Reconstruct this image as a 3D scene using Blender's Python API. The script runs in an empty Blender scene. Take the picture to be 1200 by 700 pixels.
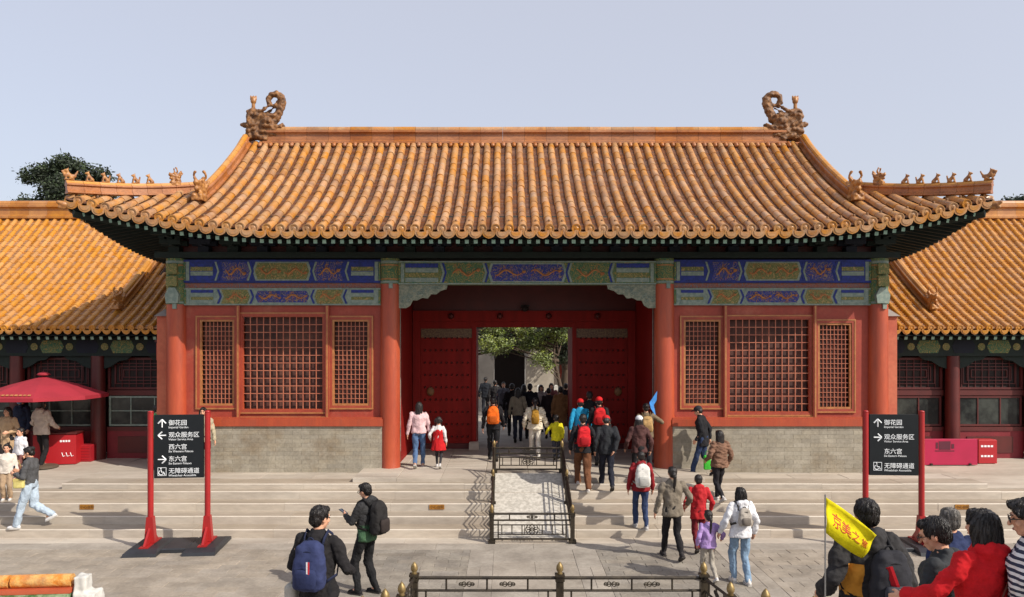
import bpy, bmesh, math, random
import numpy as np
from mathutils import Vector, Matrix, noise
from mathutils.bvhtree import BVHTree

random.seed(7)
R = math.radians
scene = bpy.context.scene
COL = scene.collection

# ------------------------------------------------------------------ camera, sky, sun, exposure
CX, CZ, FPX, HX, HY = -0.5, 4.0, 900.0, 594.0, 400.0
cam = bpy.data.cameras.new('camera')
cam.sensor_width = 36.0
cam.lens = FPX / 1200 * 36
cam.shift_x = (600 - HX) / 1200
cam.shift_y = (HY - 350) / 1200
cam.clip_start = 0.1
cam.clip_end = 3000
camo = bpy.data.objects.new('camera', cam)
camo.location = (CX, 0, CZ)
camo.rotation_euler = (R(90), 0, 0)
COL.objects.link(camo)
scene.camera = camo

TOSUN = Vector((1.05, -0.70, 1.0)).normalized()
world = bpy.data.worlds.new('World')
scene.world = world
world.use_nodes = True
wn = world.node_tree
bg = wn.nodes['Background']
sky = wn.nodes.new('ShaderNodeTexSky')
sky.sky_type = 'NISHITA'
sky.sun_disc = False
sky.sun_elevation = math.asin(TOSUN.z)
sky.sun_rotation = math.atan2(TOSUN.x, TOSUN.y)
sky.altitude = 0
sky.air_density = 1.0
sky.dust_density = 3.0
sky.ozone_density = 2.5
haze_mix = wn.nodes.new('ShaderNodeMix')          # thin even veil: the day is hazy all over the sky
haze_mix.data_type = 'RGBA'
haze_mix.inputs[0].default_value = 0.52
haze_mix.inputs[7].default_value = (6.3, 6.2, 6.65, 1)
wn.links.new(sky.outputs[0], haze_mix.inputs[6])
wn.links.new(haze_mix.outputs[2], bg.inputs[0])
bg.inputs[1].default_value = 0.15
sun = bpy.data.lights.new('sun', 'SUN')
sun.energy = 4.9
sun.angle = R(0.5)
sun.color = (1.0, 0.93, 0.82)
suno = bpy.data.objects.new('sun', sun)
suno.rotation_euler = (-TOSUN).to_track_quat('-Z', 'Y').to_euler()
suno.location = TOSUN * 60
COL.objects.link(suno)
scene.view_settings.view_transform = 'Standard'
scene.view_settings.look = 'None'
scene.view_settings.exposure = 0.0
scene.view_settings.gamma = 1.0
scene.view_settings.use_curve_mapping = False


def at(px, py, d):
    """point seen at photo pixel (px, py) at distance d in front of the camera"""
    return Vector((CX + (px - HX) * d / FPX, d, CZ + (HY - py) * d / FPX))


def wx(px, d):
    return CX + (px - HX) * d / FPX


def wz(py, d):
    return CZ + (HY - py) * d / FPX


# ------------------------------------------------------------------ materials
def lin(r, g, b, k=1.0):
    f = lambda v: (v / 255 / 12.92 if v / 255 <= 0.04045 else ((v / 255 + 0.055) / 1.055) ** 2.4) * k
    return (f(r), f(g), f(b))


MATS = {}


def M(name, col, rough=0.7, col2=None, scale=4.0, contrast=0.5, rand=0.0, bump=0.0, bscale=40.0,
      metal=0.0, coat=0.0, stretch=(1, 1, 1), spec=0.5, trans=0.0, fine=0.0, fil=None, dirt=None, dscale=0.6, damt=0.5):
    """noise-mottled procedural material; rand adds a per-piece tint"""
    if name in MATS:
        return MATS[name]
    m = bpy.data.materials.new(name)
    m.use_nodes = True
    nt = m.node_tree
    N, L = nt.nodes, nt.links
    b = N['Principled BSDF']
    b.inputs['Roughness'].default_value = rough
    b.inputs['Metallic'].default_value = metal
    b.inputs['Specular IOR Level'].default_value = spec
    b.inputs['Coat Weight'].default_value = coat
    if trans:
        b.inputs['Transmission Weight'].default_value = trans
    if col2 is None:
        col2 = tuple(c * 0.72 for c in col)
    geo = N.new('ShaderNodeNewGeometry')
    mp = N.new('ShaderNodeMapping')
    mp.inputs['Scale'].default_value = stretch
    L.new(geo.outputs['Position'], mp.inputs[0])
    nz = N.new('ShaderNodeTexNoise')
    nz.inputs['Scale'].default_value = scale
    nz.inputs['Detail'].default_value = 6
    nz.inputs['Roughness'].default_value = 0.62
    L.new(mp.outputs[0], nz.inputs['Vector'])
    mr = N.new('ShaderNodeMapRange')
    mr.inputs[1].default_value = 0.5 - 0.22 / max(contrast, 0.05) * 0.5
    mr.inputs[2].default_value = 0.5 + 0.22 / max(contrast, 0.05) * 0.5
    L.new(nz.outputs['Fac'], mr.inputs[0])
    mx = N.new('ShaderNodeMix')
    mx.data_type = 'RGBA'
    mx.inputs[6].default_value = (*col, 1)
    mx.inputs[7].default_value = (*col2, 1)
    L.new(mr.outputs[0], mx.inputs[0])
    out = mx.outputs[2]
    if dirt is not None:
        n3 = N.new('ShaderNodeTexNoise')
        n3.inputs['Scale'].default_value = dscale
        n3.inputs['Detail'].default_value = 8
        n3.inputs['Roughness'].default_value = 0.7
        L.new(mp.outputs[0], n3.inputs['Vector'])
        m3 = N.new('ShaderNodeMapRange')
        m3.inputs[1].default_value = 0.5
        m3.inputs[2].default_value = 0.7
        m3.inputs[4].default_value = damt
        L.new(n3.outputs['Fac'], m3.inputs[0])
        x3 = N.new('ShaderNodeMix')
        x3.data_type = 'RGBA'
        L.new(m3.outputs[0], x3.inputs[0])
        L.new(out, x3.inputs[6])
        x3.inputs[7].default_value = (*dirt, 1)
        out = x3.outputs[2]
    if fil is not None:            # fine gilt scrollwork painted as contour lines
        fc, fs_, fw_ = fil
        nf = N.new('ShaderNodeTexNoise'); nf.inputs['Scale'].default_value = fs_; nf.inputs['Detail'].default_value = 1.0; nf.inputs['Distortion'].default_value = 1.6
        L.new(geo.outputs['Position'], nf.inputs['Vector'])
        q1 = N.new('ShaderNodeMath'); q1.operation = 'MULTIPLY'; q1.inputs[1].default_value = 7.0; L.new(nf.outputs['Fac'], q1.inputs[0])
        q2 = N.new('ShaderNodeMath'); q2.operation = 'FRACT'; L.new(q1.outputs[0], q2.inputs[0])
        q3 = N.new('ShaderNodeMath'); q3.operation = 'LESS_THAN'; q3.inputs[1].default_value = fw_; L.new(q2.outputs[0], q3.inputs[0])
        xf = N.new('ShaderNodeMix'); xf.data_type = 'RGBA'; xf.inputs[7].default_value = (*fc, 1)
        L.new(q3.outputs[0], xf.inputs[0]); L.new(out, xf.inputs[6])
        out = xf.outputs[2]
    if rand:
        oi = N.new('ShaderNodeObjectInfo')
        ad = N.new('ShaderNodeMath')
        ad.operation = 'ADD'
        L.new(oi.outputs['Random'], ad.inputs[0])
        L.new(geo.outputs['Random Per Island'], ad.inputs[1])
        fr = N.new('ShaderNodeMath')
        fr.operation = 'FRACT'
        L.new(ad.outputs[0], fr.inputs[0])
        hs = N.new('ShaderNodeHueSaturation')
        r1 = N.new('ShaderNodeMapRange')
        r1.inputs[3].default_value = 1 - rand
        r1.inputs[4].default_value = 1 + rand
        L.new(fr.outputs[0], r1.inputs[0])
        L.new(r1.outputs[0], hs.inputs['Value'])
        m7 = N.new('ShaderNodeMath')
        m7.operation = 'MULTIPLY'
        m7.inputs[1].default_value = 7.31
        L.new(fr.outputs[0], m7.inputs[0])
        f7 = N.new('ShaderNodeMath')
        f7.operation = 'FRACT'
        L.new(m7.outputs[0], f7.inputs[0])
        r2 = N.new('ShaderNodeMapRange')
        r2.inputs[3].default_value = 1 - rand * 1.3
        r2.inputs[4].default_value = 1 + rand * 0.6
        L.new(f7.outputs[0], r2.inputs[0])
        L.new(r2.outputs[0], hs.inputs['Saturation'])
        L.new(out, hs.inputs['Color'])
        out = hs.outputs[0]
    if fine:
        n4 = N.new('ShaderNodeTexNoise')
        n4.inputs['Scale'].default_value = scale * 9
        n4.inputs['Detail'].default_value = 3
        L.new(mp.outputs[0], n4.inputs['Vector'])
        r4 = N.new('ShaderNodeMapRange')
        r4.inputs[1].default_value = 0.3
        r4.inputs[2].default_value = 0.7
        r4.inputs[3].default_value = 1 - fine
        r4.inputs[4].default_value = 1 + fine
        L.new(n4.outputs['Fac'], r4.inputs[0])
        h4 = N.new('ShaderNodeHueSaturation')
        L.new(r4.outputs[0], h4.inputs['Value'])
        L.new(out, h4.inputs['Color'])
        out = h4.outputs[0]
    L.new(out, b.inputs['Base Color'])
    if bump:
        n2 = N.new('ShaderNodeTexNoise')
        n2.inputs['Scale'].default_value = bscale
        n2.inputs['Detail'].default_value = 4
        L.new(mp.outputs[0], n2.inputs['Vector'])
        bp = N.new('ShaderNodeBump')
        bp.inputs['Strength'].default_value = bump
        bp.inputs['Distance'].default_value = 0.02
        L.new(n2.outputs['Fac'], bp.inputs['Height'])
        L.new(bp.outputs[0], b.inputs['Normal'])
    MATS[name] = m
    return m


tile_main = M('glazed_tile_worn', lin(178, 120, 54), 0.34, lin(172, 130, 84), 4.0, 1.0, rand=0.12, bump=0.25, bscale=22,
              dirt=lin(124, 84, 60), dscale=1.7, damt=0.8, fine=0.12, spec=0.45)
tile_pan = M('glazed_pan_tile', lin(122, 75, 42), 0.55, lin(98, 60, 36), 6.0, 0.8, rand=0.18, fine=0.2)
tile_side = M('glazed_tile_yellow', lin(190, 132, 50), 0.38, lin(180, 122, 48), 5.0, 0.7, rand=0.07, bump=0.2, bscale=22,
              dirt=lin(150, 106, 62), dscale=1.6, damt=0.45, fine=0.08)
tile_side_pan = M('glazed_pan_yellow', lin(166, 110, 52), 0.5, lin(150, 98, 48), 6.0, 0.7, rand=0.18)
tile_ridge = M('glazed_ridge_tile', lin(168, 106, 56), 0.4, lin(142, 86, 48), 3.0, 0.9, rand=0.08, bump=0.2, bscale=18,
               dirt=lin(160, 116, 84), dscale=1.8, damt=0.5, fine=0.15, stretch=(0.4, 1, 1))
tile_ridge_y = M('glazed_ridge_yellow', lin(184, 126, 58), 0.36, lin(166, 108, 52), 3.0, 0.9, rand=0.08)
beast_dark = M('beast_glaze_brown', lin(132, 90, 52), 0.65, lin(84, 58, 38), 9.0, 1.0, bump=0.5, bscale=16, dirt=lin(170, 122, 70), dscale=5, damt=0.6)
beast_gold = M('beast_glaze_gold', lin(172, 120, 62), 0.45, lin(134, 88, 52), 9.0, 1.0, bump=0.3, bscale=20)
red_wall = M('red_painted_wall', lin(156, 62, 44), 0.6, lin(142, 54, 40), 1.2, 0.6, dirt=lin(164, 96, 74), dscale=1.3, damt=0.7, fine=0.08, bump=0.05, bscale=60)
faded_red = M('faded_red_plaster', lin(190, 108, 80), 0.8, lin(178, 92, 68), 1.2, 0.9, dirt=lin(168, 76, 56), dscale=1.0, damt=0.6, fine=0.08)
red_col = M('red_lacquer_column', lin(172, 77, 46), 0.45, lin(154, 63, 41), 1.0, 0.7, stretch=(3, 3, 0.5), dirt=lin(140, 70, 52), dscale=1.4, damt=0.65, fine=0.07, bump=0.05, bscale=30)
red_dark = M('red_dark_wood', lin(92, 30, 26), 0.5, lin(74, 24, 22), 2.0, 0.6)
red_door = M('red_door_lacquer', lin(140, 31, 26), 0.6, lin(120, 27, 22), 2.0, 0.7, stretch=(3, 1, 0.4), spec=0.15)
win_frame = M('window_wood_orange', lin(160, 68, 46), 0.55, lin(140, 56, 40), 3.0, 0.8, stretch=(1, 1, 0.4), fine=0.08)
win_gilt = M('window_gilt_moulding', lin(176, 118, 68), 0.5, lin(154, 94, 56), 6.0, 0.8)
win_bar = M('lattice_bar_paint', lin(182, 112, 84), 0.55, lin(160, 88, 66), 5.0, 0.8)
win_back = M('lattice_backing', lin(88, 50, 40), 0.7, lin(58, 34, 30), 2.0, 0.9, dirt=lin(120, 84, 68), dscale=1.5, damt=0.5)
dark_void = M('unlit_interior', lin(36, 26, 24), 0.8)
soffit_m = M('soffit_board_green', lin(17, 22, 20), 0.85, lin(12, 16, 16), 3.0)  # colour darkened so the boards carry the shade under the eaves
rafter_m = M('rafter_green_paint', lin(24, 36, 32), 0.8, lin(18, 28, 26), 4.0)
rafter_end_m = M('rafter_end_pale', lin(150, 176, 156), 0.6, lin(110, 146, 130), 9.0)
dougong_g = M('bracket_green', lin(24, 40, 34), 0.8, lin(16, 27, 25), 5.0)  # old dusty paint, green and blue darkened further to hold the eave shade
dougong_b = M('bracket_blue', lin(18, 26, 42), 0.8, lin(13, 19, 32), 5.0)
p_blue = M('beam_paint_blue', lin(36, 52, 138), 0.7, lin(30, 44, 104), 14.0, 0.9, fine=0.25)
p_blue2 = M('beam_paint_blue_scroll', lin(32, 44, 140), 0.7, lin(44, 56, 104), 26.0, 1.2, fine=0.2, fil=(lin(136, 112, 90), 5.0, 0.2))
p_green = M('beam_paint_green', lin(48, 100, 74), 0.7, lin(78, 100, 62), 20.0, 1.2, fine=0.2, fil=(lin(142, 124, 66), 5.5, 0.28))
p_olive = M('beam_paint_olive', lin(88, 104, 60), 0.7, lin(110, 108, 60), 24.0, 1.2, fine=0.2, fil=(lin(156, 134, 84), 5.5, 0.3))
p_pale = M('beam_paint_pale', lin(140, 152, 140), 0.7, lin(108, 126, 120), 12.0, 0.8)
p_gold = M('beam_gold_leaf', lin(178, 122, 70), 0.5, lin(148, 90, 52), 12.0, 0.8)
p_orange = M('beam_band_orange', lin(150, 90, 70), 0.7, lin(124, 72, 62), 24.0, 1.2, fine=0.2, fil=(lin(110, 104, 110), 6.0, 0.3))
carve_m = M('carved_pale_green', lin(140, 142, 124), 0.7, lin(104, 114, 100), 20.0, 1.1)
stone = M('pale_step_stone', lin(184, 174, 160), 0.8, lin(168, 156, 142), 1.4, 0.8, rand=0.07, bump=0.15, bscale=30, stretch=(0.35, 1.4, 1.4),
          dirt=lin(138, 126, 112), dscale=1.0, damt=0.55, fine=0.08)
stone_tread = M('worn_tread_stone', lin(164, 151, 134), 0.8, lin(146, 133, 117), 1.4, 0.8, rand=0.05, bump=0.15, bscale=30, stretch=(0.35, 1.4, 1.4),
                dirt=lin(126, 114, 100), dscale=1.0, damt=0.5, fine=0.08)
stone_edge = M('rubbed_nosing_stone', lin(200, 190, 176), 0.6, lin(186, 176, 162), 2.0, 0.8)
stone_white = M('carved_white_stone', lin(196, 190, 180), 0.8, lin(166, 160, 150), 12.0, 1.1, bump=0.6, bscale=14)
pave_grey = M('grey_paving_brick', lin(144, 136, 124), 0.85, lin(122, 114, 104), 2.0, 0.9, rand=0.10, bump=0.25, bscale=25, dirt=lin(100, 94, 86), dscale=0.7, damt=0.6, fine=0.12)
pave_beige = M('beige_paving_brick', lin(156, 145, 131), 0.85, lin(136, 126, 113), 2.0, 0.9, rand=0.09, bump=0.25, bscale=25, dirt=lin(112, 104, 94), dscale=0.8, damt=0.6, fine=0.1)
pave_slab = M('path_slab_stone', lin(160, 151, 139), 0.8, lin(140, 131, 120), 1.5, 0.9, rand=0.06, bump=0.2, bscale=25, dirt=lin(116, 108, 98), dscale=1.1, damt=0.6, fine=0.1)
joint_m = M('paving_joint', lin(120, 112, 101), 0.9, lin(104, 97, 88), 3.0)
brick_m = M('grey_dado_brick', lin(156, 148, 132), 0.85, lin(140, 132, 117), 2.2, 0.9, rand=0.07, bump=0.2, bscale=40, dirt=lin(122, 104, 80), dscale=0.9, damt=0.75, fine=0.12)
mortar = M('dado_mortar', lin(150, 141, 125), 0.9)
iron = M('bronze_iron_rail', lin(74, 66, 54), 0.45, lin(50, 44, 38), 8.0, 0.8, metal=0.5, fine=0.1)
gold_fin = M('gilt_finial', lin(158, 136, 92), 0.5, lin(116, 96, 60), 12.0, 0.8, metal=0.6)
sign_red = M('sign_red_paint', lin(160, 34, 34), 0.4, lin(146, 30, 32), 3.0)
sign_dark = M('sign_panel_charcoal', lin(28, 32, 36), 0.7, lin(24, 28, 31), 3.0, spec=0.2)
sign_base = M('sign_base_black', lin(46, 48, 54), 0.5, lin(34, 36, 40), 3.0)
white_ink = M('sign_lettering_white', lin(232, 236, 238), 0.6, lin(222, 226, 230), 3.0)
brass = M('brass_step_plate', lin(176, 122, 44), 0.45, lin(150, 100, 40), 12.0, metal=0.2)
dark_ink = M('plate_lettering_dark', lin(70, 44, 20), 0.6)
skin_m = M('skin', lin(208, 158, 128), 0.5, lin(196, 142, 114), 12.0, 0.6)
hair_m = M('hair_black', lin(34, 28, 26), 0.42, lin(22, 18, 17), 40.0, 1.0, bump=0.5, bscale=120, stretch=(1, 1, 0.2))
hair_grey = M('hair_grey', lin(110, 104, 98), 0.5, lin(70, 66, 62), 40.0, 1.0)
lip_m = M('lips', lin(168, 96, 84), 0.5)
eye_m = M('eyes_dark', lin(30, 24, 22), 0.2)

# ------------------------------------------------------------------ mesh helpers
class MB:
    def __init__(s):
        s.v = []
        s.f = []

    def add(s, vs, fs):
        o = len(s.v)
        s.v += [tuple(v) for v in vs]
        s.f += [tuple(i + o for i in f) for f in fs]
        return s

    def box(s, c, d, rot=None):
        x, y, z = (q / 2 for q in d)
        p = [Vector((a * x, b * y, e * z)) for a in (-1, 1) for b in (-1, 1) for e in (-1, 1)]
        if rot is not None:
            p = [rot @ q for q in p]
        c = Vector(c)
        return s.add([q + c for q in p], [(0, 1, 3, 2), (4, 6, 7, 5), (0, 4, 5, 1), (2, 3, 7, 6), (0, 2, 6, 4), (1, 5, 7, 3)])

    def bb(s, x0, x1, y0, y1, z0, z1):
        return s.box(((x0 + x1) / 2, (y0 + y1) / 2, (z0 + z1) / 2), (abs(x1 - x0), abs(y1 - y0), abs(z1 - z0)))

    def cbox(s, x0, x1, y0, y1, z0, z1, b=0.012):
        """box with its top edges chamfered"""
        v = [(x0, y0, z0), (x1, y0, z0), (x1, y1, z0), (x0, y1, z0), (x0, y0, z1 - b), (x1, y0, z1 - b), (x1, y1, z1 - b), (x0, y1, z1 - b),
             (x0 + b, y0 + b, z1), (x1 - b, y0 + b, z1), (x1 - b, y1 - b, z1), (x0 + b, y1 - b, z1)]
        f = [(3, 2, 1, 0), (0, 1, 5, 4), (1, 2, 6, 5), (2, 3, 7, 6), (3, 0, 4, 7), (4, 5, 9, 8), (5, 6, 10, 9), (6, 7, 11, 10), (7, 4, 8, 11), (8, 9, 10, 11)]
        return s.add(v, f)

    def fbox(s, x0, x1, y0, y1, z0, z1, b=0.014):
        """block with only its front top edge rounded off"""
        v = [(x0, y0, z0), (x1, y0, z0), (x1, y1, z0), (x0, y1, z0), (x0, y0, z1 - b), (x1, y0, z1 - b), (x1, y0 + b, z1), (x0, y0 + b, z1), (x1, y1, z1), (x0, y1, z1)]
        return s.add(v, [(3, 2, 1, 0), (0, 1, 5, 4), (4, 5, 6, 7), (7, 6, 8, 9), (1, 2, 8, 6, 5), (3, 0, 4, 7, 9), (2, 3, 9, 8)])

    def loft(s, rings, cap=True, closed=True):
        n = len(rings[0])
        vs = [p for r in rings for p in r]
        fs = []
        for i in range(len(rings) - 1):
            for j in range(n if closed else n - 1):
                k = (j + 1) % n
                fs.append((i * n + j, i * n + k, (i + 1) * n + k, (i + 1) * n + j))
        if cap:
            fs.append(tuple(range(n - 1, -1, -1)))
            fs.append(tuple(range((len(rings) - 1) * n, len(rings) * n)))
        return s.add(vs, fs)

    def tube(s, pts, rad, n=8, flat=1.0, up=None):
        pts = [Vector(p) for p in pts]
        if not isinstance(rad, (list, tuple)):
            rad = [rad] * len(pts)
        rings = []
        prev = up or Vector((0, 0, 1))
        for i, p in enumerate(pts):
            t = (pts[min(i + 1, len(pts) - 1)] - pts[max(i - 1, 0)])
            t = t.normalized() if t.length > 1e-9 else Vector((0, 0, 1))
            a = prev - t * prev.dot(t)
            if a.length < 1e-3:
                a = Vector((1, 0, 0)) - t * t.x
                if a.length < 1e-3:
                    a = Vector((0, 1, 0)) - t * t.y
            a.normalize()
            b = t.cross(a)
            prev = a
            rings.append([p + (a * math.cos(2 * math.pi * k / n) + b * math.sin(2 * math.pi * k / n) * flat) * rad[i] for k in range(n)])
        return s.loft(rings)

    def cap(s, p0, r0, p1, r1, n=10, h=3):
        """tapered capsule"""
        p0, p1 = Vector(p0), Vector(p1)
        t = p1 - p0
        t = t.normalized() if t.length > 1e-9 else Vector((0, 0, 1))
        pts, rad = [], []
        for i in range(h):
            a = math.pi / 2 * (i + 0.15) / h
            pts.append(p0 - t * r0 * math.cos(a)); rad.append(r0 * math.sin(a))
        pts.append(p0); rad.append(r0)
        pts.append(p1); rad.append(r1)
        for i in range(h - 1, -1, -1):
            a = math.pi / 2 * (i + 0.15) / h
            pts.append(p1 + t * r1 * math.cos(a)); rad.append(r1 * math.sin(a))
        # fixed frame
        a = Vector((0, 0, 1)) - t * t.z
        if a.length < 1e-2:
            a = Vector((1, 0, 0)) - t * t.x
        a.normalize()
        b = t.cross(a)
        rings = [[p + (a * math.cos(2 * math.pi * k / n) + b * math.sin(2 * math.pi * k / n)) * r for k in range(n)] for p, r in zip(pts, rad)]
        return s.loft(rings)

    def ell(s, c, r, rot=None, n=14, m=9):
        c = Vector(c)
        rings = []
        for i in range(m):
            a = math.pi * (i + 0.25) / (m - 0.5)
            ring = []
            for k in range(n):
                q = 2 * math.pi * k / n
                p = Vector((r[0] * math.sin(a) * math.cos(q), r[1] * math.sin(a) * math.sin(q), -r[2] * math.cos(a)))
                ring.append(c + (rot @ p if rot is not None else p))
            rings.append(ring)
        return s.loft(rings)

    def lathe(s, prof, c=(0, 0, 0), n=12):
        c = Vector(c)
        return s.loft([[c + Vector((r * math.cos(2 * math.pi * k / n), r * math.sin(2 * math.pi * k / n), z)) for k in range(n)] for r, z in prof])

    def prism(s, poly, y0, y1):
        """polygon in x,z extruded along y"""
        return s.loft([[Vector((x, y0, z)) for x, z in poly], [Vector((x, y1, z)) for x, z in poly]])

    def mesh(s, name, smooth=False):
        me = bpy.data.meshes.new(name)
        me.from_pydata(s.v, [], s.f)
        me.update()
        if smooth:
            me.polygons.foreach_set('use_smooth', [True] * len(me.polygons))
        return me

    def build(s, name, mat, parent=None, smooth=False, fix=True):
        me = s.mesh(name, smooth)
        if fix:
            b = bmesh.new(); b.from_mesh(me)
            bmesh.ops.recalc_face_normals(b, faces=b.faces)
            b.to_mesh(me); b.free()
        if smooth and smooth != True:
            me.set_sharp_from_angle(angle=R(smooth))
        return obj(name, me, mat, parent)


def obj(name, me, mat=None, parent=None):
    o = bpy.data.objects.new(name, me)
    COL.objects.link(o)
    if mat is not None and len(me.materials) == 0:
        me.materials.append(mat)
    setpar(o, parent)
    return o


def setpar(o, parent):
    if parent is not None:
        o.parent = parent
        if parent.get('_w'):
            o.matrix_parent_inverse = Matrix.Translation(parent.location).inverted()


def tag(o, label=None, cat=None, group=None, kind=None):
    if label: o['label'] = label
    if cat: o['category'] = cat
    if group: o['group'] = group
    if kind: o['kind'] = kind
    return o


def thing(name, label, cat, loc=(0, 0, 0), rz=0.0, group=None, worldparts=False):
    """Empty at the base of a thing. worldparts: its parts are written in world coordinates"""
    o = bpy.data.objects.new(name, None)
    COL.objects.link(o)
    o.empty_display_size = 0.2
    o.location = loc
    o.rotation_euler = (0, 0, rz)
    if worldparts:
        o['_w'] = 1
        ROOTS.append(o)
    return tag(o, label, cat, group)


ROOTS = []
TMP = bpy.data.scenes.new('scratch')


def evaluated(ob):
    TMP.collection.objects.link(ob)
    vl = TMP.view_layers[0]
    vl.update()
    me = bpy.data.meshes.new_from_object(ob.evaluated_get(vl.depsgraph))
    TMP.collection.objects.unlink(ob)
    data = ob.data
    bpy.data.objects.remove(ob)
    return me, data


def remesh(mb, vox, smooth=4, disp=None, keep=1.0):
    """fuse overlapping closed shapes into one continuous smooth skin"""
    me = mb.mesh('raw')
    ob = bpy.data.objects.new('raw', me)
    m = ob.modifiers.new('r', 'REMESH'); m.mode = 'VOXEL'; m.voxel_size = vox; m.use_smooth_shade = True
    if smooth:
        q = ob.modifiers.new('s', 'SMOOTH'); q.factor = 0.5; q.iterations = smooth
    if keep < 1:
        d = ob.modifiers.new('d', 'DECIMATE'); d.ratio = keep
    out, old = evaluated(ob)
    bpy.data.meshes.remove(old)
    if disp:
        n = len(out.vertices)
        co = np.empty(n * 3, 'f'); out.vertices.foreach_get('co', co); co = co.reshape(-1, 3)
        no = np.empty(n * 3, 'f'); out.vertex_normals.foreach_get('vector', no); no = no.reshape(-1, 3)
        amp, sc, st, seed = disp
        def fold(p):
            x_, y_, z_ = float(p[0]) * sc + seed, float(p[1]) * sc, float(p[2]) * sc * st
            return noise.noise((x_, y_, z_)) + 0.55 * (0.35 - abs(noise.noise((x_ * 2.1 + z_ * 0.8, y_ * 2.1, z_ * 2.6 + 7))))
        d = np.array([fold(p) for p in co], 'f')
        out.vertices.foreach_set('co', (co + no * (d * amp)[:, None]).ravel())
        out.update()
    out.polygons.foreach_set('use_smooth', [True] * len(out.polygons))
    return out


def text_mesh(body, size, name='lettering', extrude=0.0015, bold=0.0):
    cu = bpy.data.curves.new('txt', 'FONT')
    cu.body = body
    cu.size = size
    cu.extrude = extrude
    cu.resolution_u = 2
    cu.offset = bold
    ob = bpy.data.objects.new('txt', cu)
    me, data = evaluated(ob)
    bpy.data.curves.remove(data)
    me.name = name
    me.materials.clear()
    return me


def text(body, size, loc, rot, mat, parent, name='lettering', bold=0.0):
    me = text_mesh(body, size, bold=bold)
    o = obj(name, me, mat, parent)
    o.location = loc
    o.rotation_euler = rot
    return o

# ------------------------------------------------------------------ ground, courtyard paving, steps
def struct(name, mb, mat):
    o = mb.build(name, mat)
    o['kind'] = 'structure'
    return o


g = MB(); g.add([(-900, -300, -0.06), (900, -300, -0.06), (900, 1500, -0.06), (-900, 1500, -0.06)], [(0, 1, 2, 3)])
struct('ground', g, joint_m)
STEP_D = [15.63, 16.07, 16.53, 16.98, 17.25]
STEP_Z = [0.17, 0.34, 0.51, 0.68, 0.80]
XW0, XW1 = -10.5, 10.3          # the top step ends here

court = struct('courtyard_paving', MB().bb(-26, 26, 9.0, 15.6, -0.05, -0.014), joint_m)
stones = []


def stone_row(x0, x1, y0, y1, wlen, wid, mat, off, name, gap=0.003, zj=0.004):
    """staggered courses of bricks running along x"""
    nrow = max(1, round((y1 - y0) / wid)); w = (y1 - y0) / nrow
    for i in range(nrow):
        x = x0 - ((i * 0.5 + off) % 1.0) * wlen
        while x < x1 - 0.02:
            a, b = max(x, x0), min(x + wlen, x1)
            x += wlen
            if b - a < 0.06:
                continue
            z = random.uniform(-zj, zj)
            stones.append((name, a + gap / 2, b - gap / 2, y0 + i * w + gap / 2, y0 + (i + 1) * w - gap / 2, z, mat))


# centre path, its two border strips, dark brick fields, pale borders, outer fields
stone_row(-0.75, 0.75, 9.0, 14.75, 1.5, 0.82, pave_slab, 0, 'paving_slab')
for sx in (-1, 1):
    a, b = sorted((sx * 0.75, sx * 1.2)); stone_row(a, b, 9.0, 14.75, 0.45, 1.15, pave_slab, 0, 'paving_slab')
    a, b = sorted((sx * 1.2, sx * 3.5)); stone_row(a, b, 9.0, 14.75, 0.46, 0.23, pave_grey, 0.3, 'paving_brick')
    a, b = sorted((sx * 3.5, sx * 3.95)); stone_row(a, b, 9.0, 14.75, 0.45, 1.15, pave_slab, 0, 'paving_slab')
    a, b = sorted((sx * 3.95, sx * 13.0)); stone_row(a, b, 9.0, 14.75, 0.5, 0.25, pave_beige, 0.2, 'paving_brick')
stone_row(-13, 13, 14.75, 15.2, 1.9, 0.45, pave_slab, 0.15, 'paving_slab')
stone_row(-13, 13, 15.2, 15.63, 2.3, 0.43, stone, 0.45, 'paving_slab')


def in_view(a, b, y):
    return y > 10.6 and abs(((a + b) / 2 - CX) / y) < 0.69


slabs = [s for s in stones if s[0] == 'paving_slab']
bricks = [s for s in stones if s[0] == 'paving_brick']
bricks.sort(key=lambda s: (not in_view(s[1], s[2], s[3]), s[3]))
near, far = bricks[:290], bricks[290:]
for nm, a, b, y0, y1, z, mt in slabs + near:
    MB().cbox(a, b, y0, y1, -0.04, z, 0.004).build(nm, mt, court, fix=False)
for mt in (pave_grey, pave_beige):
    m = MB()
    for nm, a, b, y0, y1, z, q in far:
        if q is mt:
            m.cbox(a, b, y0, y1, -0.04, z, 0.006)
    o = m.build('paving_bricks', mt, court, fix=False); o['kind'] = 'stuff'

RX0, RX1 = -0.83, 0.83          # ramp in the middle of the steps
steps = struct('stone_steps', MB().bb(-26, 26, 17.6, 21.5, -0.05, 0.66), stone)
for i, (d, z) in enumerate(zip(STEP_D, STEP_Z)):
    lo, hi = (-26, 26) if i < 4 else (XW0, XW1)
    d1 = STEP_D[i + 1] + 0.05 if i < 4 else 17.9
    z0 = z - 0.2
    segs, x = [], lo
    cuts = sorted([lo] + [c + random.uniform(-0.25, 0.25) for c in np.arange(lo + 1.4, hi - 0.8, 1.95)] + [hi])
    for a, b in zip(cuts[:-1], cuts[1:]):
        pcs = [(a, b)]
        if b > RX0 and a < RX1:
            pcs = [p for p in ((a, RX0), (RX1, b)) if p[1] - p[0] > 0.02]
        for p, q in pcs:
            zz = z + random.uniform(-0.004, 0.002)
            MB().fbox(p + 0.0015, q - 0.0015, d + random.uniform(-0.006, 0.004), d1, z0 - (0.1 if i == 0 else 0), zz, 0.016).build('step_stone', stone, steps, fix=False).data.materials.append(stone_tread)
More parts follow.
